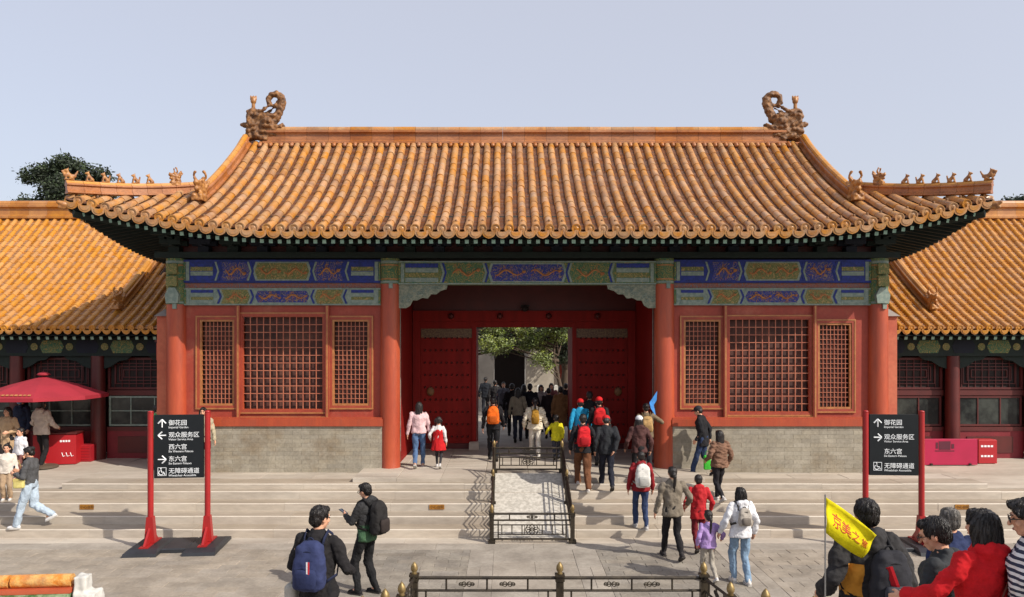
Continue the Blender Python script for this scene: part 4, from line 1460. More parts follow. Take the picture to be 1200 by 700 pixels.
def tree(name, label, base, clumps, trunk_r, n, size, mat, seed, group=None):
    """clumps: (offset, radii) of leaf masses; twigs carry leaf-sized faces"""
    rr = random.Random(seed)
    t = thing(name, label, 'tree', base, 0, group)
    m = MB()
    top = max(c[0][2] for c in clumps)
    trunk = [Vector((0, 0, 0)), Vector((0.2, 0.1, top * 0.3)), Vector((-0.1, 0, top * 0.6)), Vector((0, 0, top * 0.92))]
    m.tube(trunk, [trunk_r, trunk_r * 0.8, trunk_r * 0.55, trunk_r * 0.15], 9)
    for c, r in clumps:
        c = Vector(c)
        s0 = trunk[1].lerp(trunk[3], min(0.95, max(0.0, (c.z / top - 0.45) * 1.5)))
        mid = s0.lerp(c, 0.55) + Vector((0, 0, -0.1 * r[2]))
        m.tube([s0, mid, c], [trunk_r * 0.38, trunk_r * 0.22, trunk_r * 0.08], 6)
        for _ in range(5):
            e = c + Vector((rr.gauss(0, .5) * r[0], rr.gauss(0, .5) * r[1], rr.gauss(0, .5) * r[2]))
            m.tube([mid.lerp(c, 0.6), e], [trunk_r * 0.12, trunk_r * 0.03], 5)
    m.build('trunk', bark, t, smooth=True)
    vol = sum(r[0] * r[1] * r[2] for _, r in clumps)
    vs, fs = [], []
    for c, r in clumps:
        c = Vector(c)
        k = int(n * r[0] * r[1] * r[2] / vol)
        twigs = []
        for _ in range(max(6, k // 22)):
            d = Vector((rr.gauss(0, 1), rr.gauss(0, 1), rr.gauss(0, 1))).normalized() * (rr.random() ** 0.45)
            twigs.append(c + Vector((d.x * r[0], d.y * r[1], d.z * r[2])))
        for i in range(k):
            p = rr.choice(twigs) + Vector((rr.gauss(0, 1), rr.gauss(0, 1), rr.gauss(0, .7))) * size * 1.7
            a = Vector((rr.gauss(0, 1), rr.gauss(0, 1), rr.gauss(0, .6))).normalized() * size * rr.uniform(.6, 1.3)
            b = a.cross(Vector((rr.gauss(0, 1), rr.gauss(0, 1), rr.gauss(0, 1)))).normalized() * size * rr.uniform(.3, .55)
            o = len(vs)
            vs += [p - a, p + b, p + a, p - b]
            fs.append((o, o + 1, o + 2, o + 3))
    m = MB(); m.v = [tuple(v) for v in vs]; m.f = fs
    m.build('crown', mat, t, fix=False)
    return t


rr = random.Random(5)
b = at(78, 400, 62)
cl = [((rr.uniform(-2.6, 2.4), rr.uniform(-1.5, 1.5), rr.uniform(15.2, 17.2)), (1.1, 1.1, 0.8)) for _ in range(11)] + [((-3.0, 0, 14.6), (1.0, 1, .7)), ((3.2, 0, 15.6), (0.8, .8, .5)), ((0.2, 0, 17.9), (1.3, 1.2, 0.9)), ((-1.2, 0, 17.3), (1.1, 1.2, 0.9))]
tree('cypress_tree', 'dark evergreen tree rising behind the left hall roof', (b.x, 62, 0.7), [((c[0], c[1], c[2] - 0.4), r) for c, r in cl], 0.45, 16000, 0.16, leaf_d, 2)
b = at(1196, 400, 62)
cl = [((rr.uniform(-1.6, 4), rr.uniform(-1.5, 1.5), rr.uniform(12.6, 15.0)), (1.2, 1.1, 0.7)) for _ in range(10)]
tree('evergreen_tree', 'dark treetop just showing above the right hall roof', (b.x + 0.6, 62, 0.7), cl, 0.4, 12000, 0.16, leaf_d, 3)
b = at(616, 400, 33)
cl = [((-0.9 + rr.uniform(-1.9, 1.5), rr.uniform(-1, 1), rr.uniform(2.9, 4.4)), (0.55, .6, .3)) for _ in range(17)] + [((-0.7, -0.6, 2.5), (0.45, .5, .3)), ((-0.4, -0.5, 2.2), (0.3, .4, .25))]
tree('garden_tree', 'sunlit yellow-green tree framed by the gate doorway', (b.x + 1.3, 33, 0.74), cl, 0.11, 15000, 0.06, leaf_y, 4)
cl = [((rr.uniform(-1.4, 1.6), rr.uniform(-1.6, 1.6), rr.uniform(2.2, 6.5)), (1.0, 1.0, .7)) for _ in range(16)]
tree('garden_evergreen', 'dark evergreen at the right side of the gate doorway', (2.2, 37.5, 0.74), cl, 0.25, 16000, 0.1, leaf_d, 6)
cl = [((rr.uniform(-3.4, 2.6), rr.uniform(-1.2, 1.2), rr.uniform(3.1, 4.6)), (0.8, 0.9, .4)) for _ in range(16)]
tree('garden_shade_tree', 'dark overhanging branches at the top of the gate doorway', (-3.4, 35, 0.74), [((c[0] + 3.2, c[1], c[2]), r) for c, r in cl], 0.22, 12000, 0.09, leaf_d, 8)

# ------------------------------------------------------------------ signs
def sign(loc, rz, label, lines, hpanel, tilt):
    t = thing('direction_sign', label, 'sign', loc, rz, 'direction signs on red posts')
    W = 0.92
    for s in (-1, 1):
        MB().tube([(s * 0.53, 0, 0.12), (s * 0.53, 0, 2.62)], 0.055, 14).build('post', sign_red, t, smooth=50)
        MB().lathe([(0.056, 2.62), (0.05, 2.65), (0.001, 2.66)], (s * 0.53, 0, 0), 14).build('post_cap', sign_red, t, smooth=True)
        MB().prism([(s * 0.53 - 0.10, 0.13), (s * 0.53 + 0.10, 0.13), (s * 0.53 + 0.058, 0.62), (s * 0.53 - 0.058, 0.62)], -0.07, 0.07).build('post_brace', sign_red, t)
        m = MB()
        for q in (-1, 1):
            m.add([(s * 0.53 - 0.02, q * 0.06, 0.13), (s * 0.53 + 0.02, q * 0.06, 0.13), (s * 0.53 + 0.02, q * 0.36, 0.13), (s * 0.53 - 0.02, q * 0.36, 0.13), (s * 0.53 - 0.02, q * 0.06, 0.42), (s * 0.53 + 0.02, q * 0.06, 0.42)],
                  [(0, 1, 2, 3), (0, 4, 5, 1), (4, 3, 2, 5), (0, 3, 4), (1, 5, 2)])
        m.build('gusset', sign_red, t)
        MB().box((s * 0.53, 0, 0.115), (0.16, 0.8, 0.02)).build('foot_plate', sign_red, t)
        m = MB()
        w = 0.30
        m.add([(s * 0.53 - w, -0.62, 0), (s * 0.53 + w, -0.62, 0), (s * 0.53 + w, 0.62, 0), (s * 0.53 - w, 0.62, 0), (s * 0.53 - w, -0.6, 0.06), (s * 0.53 + w, -0.6, 0.06), (s * 0.53 + w, 0.6, 0.06), (s * 0.53 - w, 0.6, 0.06),
               (s * 0.53 - w + .04, -0.42, 0.104), (s * 0.53 + w - .04, -0.42, 0.104), (s * 0.53 + w - .04, 0.42, 0.104), (s * 0.53 - w + .04, 0.42, 0.104)],
              [(3, 2, 1, 0), (0, 1, 5, 4), (1, 2, 6, 5), (2, 3, 7, 6), (3, 0, 4, 7), (4, 5, 9, 8), (5, 6, 10, 9), (6, 7, 11, 10), (7, 4, 8, 11), (8, 9, 10, 11)])
        m.build('base_weight', sign_base, t)
    MB().cbox(-0.229, 0.229, -0.36, 0.5, 0.002, 0.085, 0.02).build('base_bridge', sign_base, t)
    z1 = 2.58; z0 = z1 - hpanel
    pn = MB().cbox(-W / 2, W / 2, -0.025, 0.025, z0, z1, 0.006).build('panel', sign_dark, t)
    n = len(lines)
    for i, (arrow, zh, en) in enumerate(lines):
        zc = z1 - 0.10 - (hpanel - 0.06) * i / n
        text(zh, 0.115, (-0.19, -0.027, zc - 0.095), (R(90), 0, 0), white_ink, pn)
        text(en, 0.056, (-0.19, -0.027, zc - 0.16), (R(90), 0, 0), white_ink, pn)
        cxx, czz = -0.31, zc - 0.065
        if arrow in ('up', 'left', 'right'):
            rot = {'up': 0, 'left': R(90), 'right': R(-90)}[arrow]
            m = MB()
            for (p, q) in (((0, -0.075), (0, 0.07)), ((0, 0.075), (-0.072, 0.0)), ((0, 0.075), (0.072, 0.0))):
                rp2 = [Vector((math.cos(rot) * a - math.sin(rot) * b, 0, math.sin(rot) * a + math.cos(rot) * b)) + Vector((cxx, -0.0275, czz)) for a, b in (p, q)]
                m.tube(rp2, 0.012, 4, flat=1.0)
            m.build('arrow', white_ink, pn)
        elif arrow == 'chair':
            frame(cxx - 0.08, cxx + 0.08, czz - 0.08, czz + 0.08, 0.008, -0.029, -0.025, white_ink, pn, 'symbol_border')
            m = MB()
            V = lambda a, b: (cxx + a, -0.028, czz + b)
            m.tube([V(-0.02, 0.035), V(-0.01, -0.01), V(0.03, -0.012), V(0.045, -0.055), V(0.06, -0.05)], 0.009, 5)
            m.tube([V(-0.02 + 0.042 * math.cos(a), -0.02 + 0.042 * math.sin(a)) for a in np.linspace(2.0, 6.0, 10)], 0.008, 5)
            m.cap(V(-0.022, 0.055), 0.012, V(-0.022, 0.058), 0.012, n=8)
            m.build('wheelchair_symbol', white_ink, pn)
    return t


L1 = [('up', '御花园', 'Imperial Garden'), ('left', '观众服务区', 'Visitor Service Area'), ('', '西六宫', 'Six Western Palaces'), ('right', '东六宫', 'Six Eastern Palaces'), ('chair', '无障碍通道', 'Wheelchair Accessible')]
L2 = [('up', '御花园', 'Imperial Garden'), ('right', '观众服务区', 'Visitor Service Area'), ('', '东六宫', 'Six Eastern Palaces'), ('chair', '无障碍通道', 'Wheelchair Accessible')]
p = at(210, 641, 14.85)
sign((p.x, 14.85, 0.0), R(6), 'dark signboard with five lines on red posts at the left steps', L1, 1.22, 0)
p = at(1047, 641, 14.9)
sign((p.x, 14.9, 0.0), R(-3), 'dark signboard with four lines on red posts at the right steps', L2, 1.18, 0)


# ------------------------------------------------------------------ railings
def post(h, r, parent, loc):
    m = MB(); m.box((0, 0, 0.03), (r * 3.4, r * 3.4, 0.06)); m.box((0, 0, h * 0.42), (r * 2, r * 2, h * 0.84)); m.box((0, 0, h * 0.78), (r * 2.5, r * 2.5, 0.03)); m.box((0, 0, h * 0.845), (r * 2.6, r * 2.6, 0.03))
    a = m.build('post', iron, parent); a.location = loc
    m = MB(); k = r / 0.055
    m.lathe([(0.025 * k, 0), (0.045 * k, 0.015), (0.03 * k, 0.03), (0.05 * k, 0.06), (0.054 * k, 0.09), (0.045 * k, 0.125), (0.024 * k, 0.155), (0.004, 0.175)], (0, 0, h * 0.85), 12)
    f = m.build('finial', gold_fin, parent, smooth=True); f.location = loc
    return a


def panel(p0, p1, zb0, zb1, H, parent, nv, pattern=True, mid=True):
    """rail panel between two post feet; zb: base height at both ends"""
    p0, p1 = Vector(p0), Vector(p1)
    P = lambda t, z: Vector((p0.x + (p1.x - p0.x) * t, p0.y + (p1.y - p0.y) * t, zb0 + (zb1 - zb0) * t + z))
    up = Vector((0, 0, 1))
    def bar(t0, z0, t1, z1, r, nm): MB().tube([P(t0, z0), P(t1, z1)], r * 1.3, 4).build(nm, iron, parent)
    L = (p1 - p0).length
    for z, r in ((H, 0.018), (H * 0.78, 0.014), (H * 0.62, 0.010), (H * 0.14, 0.016)):
        bar(0, z, 1, z, r, 'rail')
    bar(0.08, H * 0.30, 0.92, H * 0.30, 0.009, 'rail')
    for i in range(1, nv):
        t = i / nv
        if pattern and abs(t - 0.5) < 0.09: continue
        bar(t, H * 0.30, t, H * 0.62, 0.008, 'baluster')
    for t in (0.08, 0.92): bar(t, H * 0.14, t, H * 0.78, 0.010, 'baluster')
    for t in (0.22, 0.5, 0.78): bar(t, H * 0.78, t, H, 0.010, 'baluster')
    if pattern:
        m = MB()
        for a in np.linspace(0, 2 * math.pi, 9)[:-1]:
            c = P(0.5 + 0.055 * math.cos(a) * (1.0 if L < 2 else 1.6 / L), H * 0.46 + H * 0.10 * math.sin(a))
            dx = (p1 - p0).normalized()
            m.tube([c + dx * (0.05 * math.cos(b)) + up * (0.05 * math.sin(b)) for b in np.linspace(0, 2 * math.pi, 9)], 0.008, 4)
        c = P(0.5, H * 0.46)
        for w in (0.15,):
            hh = H * 0.155
            m.tube([c + dx * w * a + up * hh * b for a, b in ((-1, -1), (1, -1), (1, 1), (-1, 1), (-1, -1))], 0.009, 4)
        m.build('medallion', iron, parent)
    if mid:
        dx = (p1 - p0).normalized()
        for t in ((0.36, 0.64) if L > 1.9 else (0.5,)):
            m = MB()
            c = P(t, H * 0.89)
            for s in (-1, 1):
                m.tube([c + dx * (s * 0.035 + 0.03 * math.cos(b)) + up * (0.032 * math.sin(b)) for b in np.linspace(0, 2 * math.pi, 9)], 0.008, 4)
                m.tube([c + dx * (s * 0.078 + 0.026 * math.cos(b)) + up * (0.022 * math.sin(b)) for b in np.linspace(0, 2 * math.pi, 9)], 0.007, 4)
            m.tube([c - dx * 0.11, c + dx * 0.11], 0.009, 4)
            m.build('scroll', iron, parent)


rail = thing('ramp_railing', 'bronze railing with gilt finials around the ramp on the steps', 'railing', (0, 15.2, 0))
B0, B1, T0, T1 = (-0.80, 15.22), (0.80, 15.22), (-0.80, 18.1), (0.80, 18.1)
for (x, y), z in ((B0, 0.0), (B1, 0.0), (T0, 0.9), (T1, 0.9)):
    post(0.70, 0.042, rail, (x, y - 15.2, z))
for x in (-0.80, 0.80):
    post(0.70, 0.036, rail, (x, 16.66 - 15.2, 0.46))
L_ = lambda q: (q[0], q[1] - 15.2, 0)
panel(L_(B0), L_(B1), 0, 0, 0.58, rail, 8)
panel(L_(T0), L_(T1), 0.9, 0.9, 0.58, rail, 8)
for x in (-0.8, 0.8):
    panel((x, 0.02, 0), (x, 1.46, 0), 0.03, 0.49, 0.58, rail, 6, False)
    panel((x, 1.46, 0), (x, 2.9, 0), 0.49, 0.93, 0.58, rail, 6, False)
MB().box((0.02, 2.87, 1.395), (0.32, 0.012, 0.075)).build('notice_plate', M('notice_dark', lin(40, 34, 30), 0.5), rail)

fr_ = thing('stair_railing', 'bronze railing with gilt finials at the foot of the near stairs', 'railing', (0.2, 10.45, 0))
xs = (-1.76 - 0.2, 0.22 - 0.2, 2.18 - 0.2)
for x in xs: post(0.97, 0.05, fr_, (x, 0, 0))
panel((xs[0], 0, 0), (xs[1], 0, 0), 0, 0, 0.78, fr_, 9)
panel((xs[1], 0, 0), (xs[2], 0, 0), 0, 0, 0.78, fr_, 9)
for x in (xs[0], xs[2]):
    pts = [(0.0, 0.0), (-1.25, 0.14), (-2.5, 0.46), (-3.75, 0.80), (-5.0, 1.14)]
    if x < 0: pts = pts[:4]
    for (y0, z0), (y1, z1) in zip(pts[:-1], pts[1:]):
        post(0.97, 0.05, fr_, (x, y1, z1 - 0.02))
        panel((x, y0, 0), (x, y1, 0), z0, z1, 0.78, fr_, 6, False)

# ------------------------------------------------------------------ glazed parapet, bottom left
pw = thing('glazed_parapet', 'low parapet with orange and green glazed tiles at bottom left', 'parapet', (-6.22, 7.9, 1.14), R(5))
green_t = M('glazed_green', lin(54, 112, 62), 0.35, lin(140, 164, 128), 7.0, 1.5, fine=0.2)
red_g = M('glazed_red_line', lin(190, 90, 60), 0.4)
for k in range(4):
    MB().tube([(-1.25 + 0.62 * k, 0, 0.37), (-1.25 + 0.62 * (k + 1) - 0.03, 0, 0.37)], 0.07, 12).build('coping_tile', M('glazed_orange', lin(200, 124, 44), 0.3, lin(206, 160, 92), 9.0, 1.4, bump=0.7, bscale=18, dirt=lin(150, 120, 90), dscale=3.0, damt=0.7, fine=0.15), pw, smooth=50)
MB().bb(-1.3, 1.22, -0.11, 0.11, 0.265, 0.31).build('red_course', red_g, pw)
for k in range(6):
    MB().bb(-1.3 + 0.42 * k, -1.3 + 0.42 * (k + 1) - 0.012, -0.15, 0.15, 0.19, 0.262).build('green_tile', green_t, pw)
MB().bb(-1.3, 1.2, -0.12, 0.12, 0.0, 0.188).build('lattice_brick', tile_side, pw)
m = MB(); m.bb(1.235, 1.36, -0.09, 0.09, 0.19, 0.42); m.bb(1.235, 1.47, -0.11, 0.11, 0.1, 0.26); m.bb(1.22, 1.56, -0.13, 0.13, 0, 0.12)
obj('end_stone', remesh(m, 0.016, 2, (0.02, 9, 1, 2)), M('white_end_stone', lin(204, 202, 196), 0.7, lin(180, 178, 172), 6.0), pw)

# ------------------------------------------------------------------ kiosk and things before the halls
par_m = M('parasol_red', lin(158, 34, 50), 0.8, lin(140, 28, 42), 2.0, bump=0.3, bscale=6)
p = at(62, 462, 20.0)
um = thing('parasol', 'red parasol with yellow print in front of the left hall', 'parasol', (p.x, 19.6, 0.78))
m = MB(); N8 = 8; Rr = 1.48
apex = Vector((0, 0, 2.33)); ring = [Vector((Rr * math.cos(2 * math.pi * (k + .5) / N8), Rr * math.sin(2 * math.pi * (k + .5) / N8), 1.86)) for k in range(N8)]
for k in range(N8):
    a, b_ = ring[k], ring[(k + 1) % N8]
    mid1, mid2 = apex.lerp(a, .5) + Vector((0, 0, .03)), apex.lerp(b_, .5) + Vector((0, 0, .03))
    o_ = [apex, mid1, mid2, a, b_, a - Vector((0, 0, 0.09)), b_ - Vector((0, 0, 0.09))]
    m.add(o_, [(0, 1, 2), (1, 3, 4, 2), (3, 5, 6, 4)])
m.build('canopy', par_m, um)
m = MB(); m.lathe([(0.02, 2.33), (0.17, 2.36), (0.12, 2.41), (0.02, 2.44)], n=10); m.build('vent_cap', par_m, um, smooth=True)
MB().tube([(0, 0, 0.03), (0, 0, 2.33)], 0.022, 8).build('pole', M('pole_dark', lin(60, 50, 44), 0.5), um)
MB().lathe([(0.34, 0.0), (0.34, 0.04), (0.3, 0.06), (0.05, 0.09)], n=16).build('base', M('parasol_base', lin(92, 78, 64), 0.7), um)
for k in range(N8):
    MB().tube([(0, 0, 2.25), ring[k] - Vector((0, 0, 0.01)) - ring[k].normalized() * 0.03], 0.008, 5).build('rib', iron, um)
m = MB(); rr = random.Random(9)
f0, f1 = ring[5], ring[6]
fm = (f0 + f1) / 2
for k in range(9):
    c = Vector((-0.42 + k * 0.105, fm.y + 0.10, 1.925))
    m.box(c, (0.07, 0.012, 0.05), Matrix.Rotation(R(-55), 3, 'X'))
m.build('printed_marks', p_gold, um)
kiosk_red = M('kiosk_red', lin(164, 28, 36), 0.5, lin(170, 22, 30), 3.0)
p = at(72, 541, 20.2)
ct = thing('kiosk_counter', 'bright red sales counter with white print under the parasol', 'counter', (p.x, 20.25, 0.8), R(12))
MB().cbox(-0.6, 0.42, -0.3, 0.3, 0, 0.78, 0.02).build('body', kiosk_red, ct)
MB().bb(-0.63, 0.45, -0.33, 0.33, 0.782, 0.82).build('top', red_dark, ct)
m = MB()
for k in range(4): m.box((0.06 + k * 0.065, -0.302, 0.6), (0.045, 0.004, 0.05))
for a in (0.0, 0.1, 0.2): m.tube([(0.08 + a, -0.302, 0.30), (0.08 + a + 0.03, -0.302, 0.2), (0.16 + a, -0.302, 0.22)], 0.01, 4)
m.build('printed_marks', white_ink, ct)
p = at(98, 530, 20.6)
bx_ = thing('red_crate', 'small red ribbed box on the floor beside the sales counter', 'box', (p.x, 20.55, 0.8))
MB().cbox(-0.3, 0.3, -0.15, 0.15, 0, 0.44, 0.02).build('body', M('crate_red', lin(160, 30, 40), 0.5), bx_)
for k in range(5): MB().bb(-0.26, 0.26, -0.158, -0.15, 0.06 + k * 0.075, 0.09 + k * 0.075).build('rib', kiosk_red, bx_)
p = at(1113, 546, 19.9)
bd = thing('magenta_board', 'magenta board with a dark print standing before the right hall', 'board', (p.x, 19.9, 0.8))
MB().cbox(-0.72, 0.70, -0.03, 0.03, 0.0, 0.67, 0.01).build('panel', M('magenta_print', lin(176, 22, 70), 0.5, lin(160, 20, 62), 2.0), bd)
m = MB(); m.box((-0.15, -0.033, 0.5), (0.3, 0.004, 0.22)); m.box((-0.35, -0.033, 0.5), (0.06, 0.004, 0.16)); m.box((0.06, -0.033, 0.48), (0.07, 0.004, 0.12)); m.box((-0.15, -0.033, 0.36), (0.5, 0.004, 0.025)); m.build('printed_marks', M('board_ink', lin(90, 20, 44), 0.6), bd)
for s in (-1, 1): MB().box((s * 0.5, 0.1, 0.02), (0.05, 0.34, 0.04)).build('foot', iron, bd)
p = at(1156, 543, 20.2)
bx2 = thing('red_notice_box', 'small red box with white print beside the magenta board', 'box', (p.x, 20.25, 0.8))
MB().cbox(-0.26, 0.22, -0.14, 0.14, 0, 0.62, 0.02).build('body', kiosk_red, bx2)
m = MB()
for r_ in range(2):
    for k in range(4): m.box((-0.17 + k * 0.085, -0.142, 0.45 - r_ * 0.26), (0.06, 0.004, 0.05))
m.build('printed_marks', white_ink, bx2)
# small red lamps hung under the eave beside the gate
for sx, lb in ((-1, 'left'), (1, 'right')):
    t = thing('wall_lamp', 'small red lantern bracket on the hall corner %s of the gate' % lb, 'lamp', (sx * 9.62, 20.3, 3.35))
    MB().cbox(-0.1, 0.1, -0.1, 0.1, 0.15, 0.62, 0.03).build('lamp_body', red_col, t)
    MB().bb(-0.13, 0.13, -0.13, 0.13, 0.622, 0.68).build('lamp_cap', red_dark, t)
    MB().lathe([(0.02, 0.0), (0.07, 0.06), (0.09, 0.148)], n=10).build('lamp_drop', red_dark, t)
    MB().tube([(0, 0, 0.66), (0, 0.2, 0.72), (0, 0.62, 0.72)], 0.02, 6).build('bracket', iron, t)

# ------------------------------------------------------------------ people
CLOTH = {}


def cloth(rgb, kind='woven'):
    key = (rgb, kind)
    if key not in CLOTH:
        c = lin(*rgb, 0.92)
        c2 = tuple(q * 0.78 for q in c)
        if kind == 'stripes':
            m = M('cloth_stripes', c, 0.8)
            nt = m.node_tree; N, L = nt.nodes, nt.links
            tc = N.new('ShaderNodeTexCoord'); sp = N.new('ShaderNodeSeparateXYZ'); L.new(tc.outputs['Object'], sp.inputs[0])
            ml = N.new('ShaderNodeMath'); ml.operation = 'MULTIPLY'; ml.inputs[1].default_value = 26; L.new(sp.outputs['Z'], ml.inputs[0])
            f = N.new('ShaderNodeMath'); f.operation = 'FRACT'; L.new(ml.outputs[0], f.inputs[0])
            g_ = N.new('ShaderNodeMath'); g_.operation = 'GREATER_THAN'; g_.inputs[1].default_value = 0.5; L.new(f.outputs[0], g_.inputs[0])
            mx = N.new('ShaderNodeMix'); mx.data_type = 'RGBA'; mx.inputs[6].default_value = (*lin(40, 44, 66), 1); mx.inputs[7].default_value = (*lin(216, 214, 214), 1)
            L.new(g_.outputs[0], mx.inputs[0]); L.new(mx.outputs[2], N['Principled BSDF'].inputs['Base Color'])
        elif kind in ('ochre_panels', 'green_panel'):
            m = M('cloth_' + kind, c, 0.85, c2, 9, 0.9, bump=0.3, bscale=24)
            nt = m.node_tree; N, L = nt.nodes, nt.links
            tc = N.new('ShaderNodeTexCoord'); sp = N.new('ShaderNodeSeparateXYZ'); L.new(tc.outputs['Object'], sp.inputs[0])
            def band(sock, lo, hi):
                a_ = N.new('ShaderNodeMath'); a_.operation = 'GREATER_THAN'; a_.inputs[1].default_value = lo; L.new(sock, a_.inputs[0])
                b_ = N.new('ShaderNodeMath'); b_.operation = 'LESS_THAN'; b_.inputs[1].default_value = hi; L.new(sock, b_.inputs[0])
                c_ = N.new('ShaderNodeMath'); c_.operation = 'MULTIPLY'; L.new(a_.outputs[0], c_.inputs[0]); L.new(b_.outputs[0], c_.inputs[1])
                return c_.outputs[0]
            if kind == 'ochre_panels':
                ab = N.new('ShaderNodeMath'); ab.operation = 'ABSOLUTE'; L.new(sp.outputs['X'], ab.inputs[0])
                bx1, bz1 = band(ab.outputs[0], 0.10, 0.20), band(sp.outputs['Z'], 1.02, 1.26)
                c3 = lin(200, 136, 42)
            else:
                bx1, bz1 = band(sp.outputs['X'], 0.03, 0.17), band(sp.outputs['Z'], 0.7, 1.37)
                c3 = lin(190, 198, 140)
            mu_ = N.new('ShaderNodeMath'); mu_.operation = 'MULTIPLY'; L.new(bx1, mu_.inputs[0]); L.new(bz1, mu_.inputs[1])
            mx = N.new('ShaderNodeMix'); mx.data_type = 'RGBA'; mx.inputs[6].default_value = (*c, 1); mx.inputs[7].default_value = (*c3, 1)
            L.new(mu_.outputs[0], mx.inputs[0]); L.new(mx.outputs[2], N['Principled BSDF'].inputs['Base Color'])
        elif kind == 'green_hem':
            m = M('cloth_green_hem', c, 0.8)
            nt = m.node_tree; N, L = nt.nodes, nt.links
            tc = N.new('ShaderNodeTexCoord'); sp = N.new('ShaderNodeSeparateXYZ'); L.new(tc.outputs['Object'], sp.inputs[0])
            mr = N.new('ShaderNodeMapRange'); mr.inputs[1].default_value = 1.10; mr.inputs[2].default_value = 1.06; L.new(sp.outputs['Z'], mr.inputs[0])
            nz = N.new('ShaderNodeTexNoise'); nz.inputs['Scale'].default_value = 18; L.new(tc.outputs['Object'], nz.inputs['Vector'])
            rp_n = N.new('ShaderNodeMix'); rp_n.data_type = 'RGBA'; rp_n.inputs[6].default_value = (*lin(24, 60, 40), 1); rp_n.inputs[7].default_value = (*lin(70, 104, 70), 1); L.new(nz.outputs['Fac'], rp_n.inputs[0])
            mx = N.new('ShaderNodeMix'); mx.data_type = 'RGBA'; mx.inputs[6].default_value = (*c, 1); L.new(mr.outputs[0], mx.inputs[0]); L.new(rp_n.outputs[2], mx.inputs[7])
            L.new(mx.outputs[2], N['Principled BSDF'].inputs['Base Color'])
        else:
            m = M('cloth_%d_%d_%d_%s' % (*rgb, kind), c, 0.85, c2, 9.0 if kind != 'denim' else 14.0, 0.9, bump=0.25, bscale=26 if kind != 'puffy' else 14, fine=0.06, spec=0.25)
        CLOTH[key] = m
    return CLOTH[key]


def ik(a, b, l1, l2, hint):
    a, b = Vector(a), Vector(b)
    d = b - a
    L = min(d.length, (l1 + l2) * 0.999)
    u = d.normalized()
    b = a + u * L
    x = (l1 * l1 - l2 * l2 + L * L) / (2 * L)
    h = math.sqrt(max(l1 * l1 - x * x, 0))
    p = Vector(hint) - u * Vector(hint).dot(u)
    p = p.normalized() if p.length > 1e-4 else Vector((0, 1, 0))
    return a + u * x + p * h, b


WALK_A = ((-0.09, 0.24, 0.09), (0.09, -0.26, 0.16))
WALK_B = ((-0.09, -0.26, 0.16), (0.09, 0.24, 0.09))
STAND = ((-0.10, 0.02, 0.09), (0.10, -0.03, 0.09))
ARM_D = ((-0.27, 0.04, 0.86), (0.27, 0.04, 0.86))
ARM_A = ((-0.27, -0.14, 0.88), (0.27, 0.20, 0.90))
ARM_B = ((-0.27, 0.20, 0.90), (0.27, -0.14, 0.88))
SEED = [0]


def ring(c, rx, ry, n=18):
    return [Vector((c[0] + rx * math.cos(2 * math.pi * k / n), c[1] + ry * math.sin(2 * math.pi * k / n), c[2])) for k in range(n)]


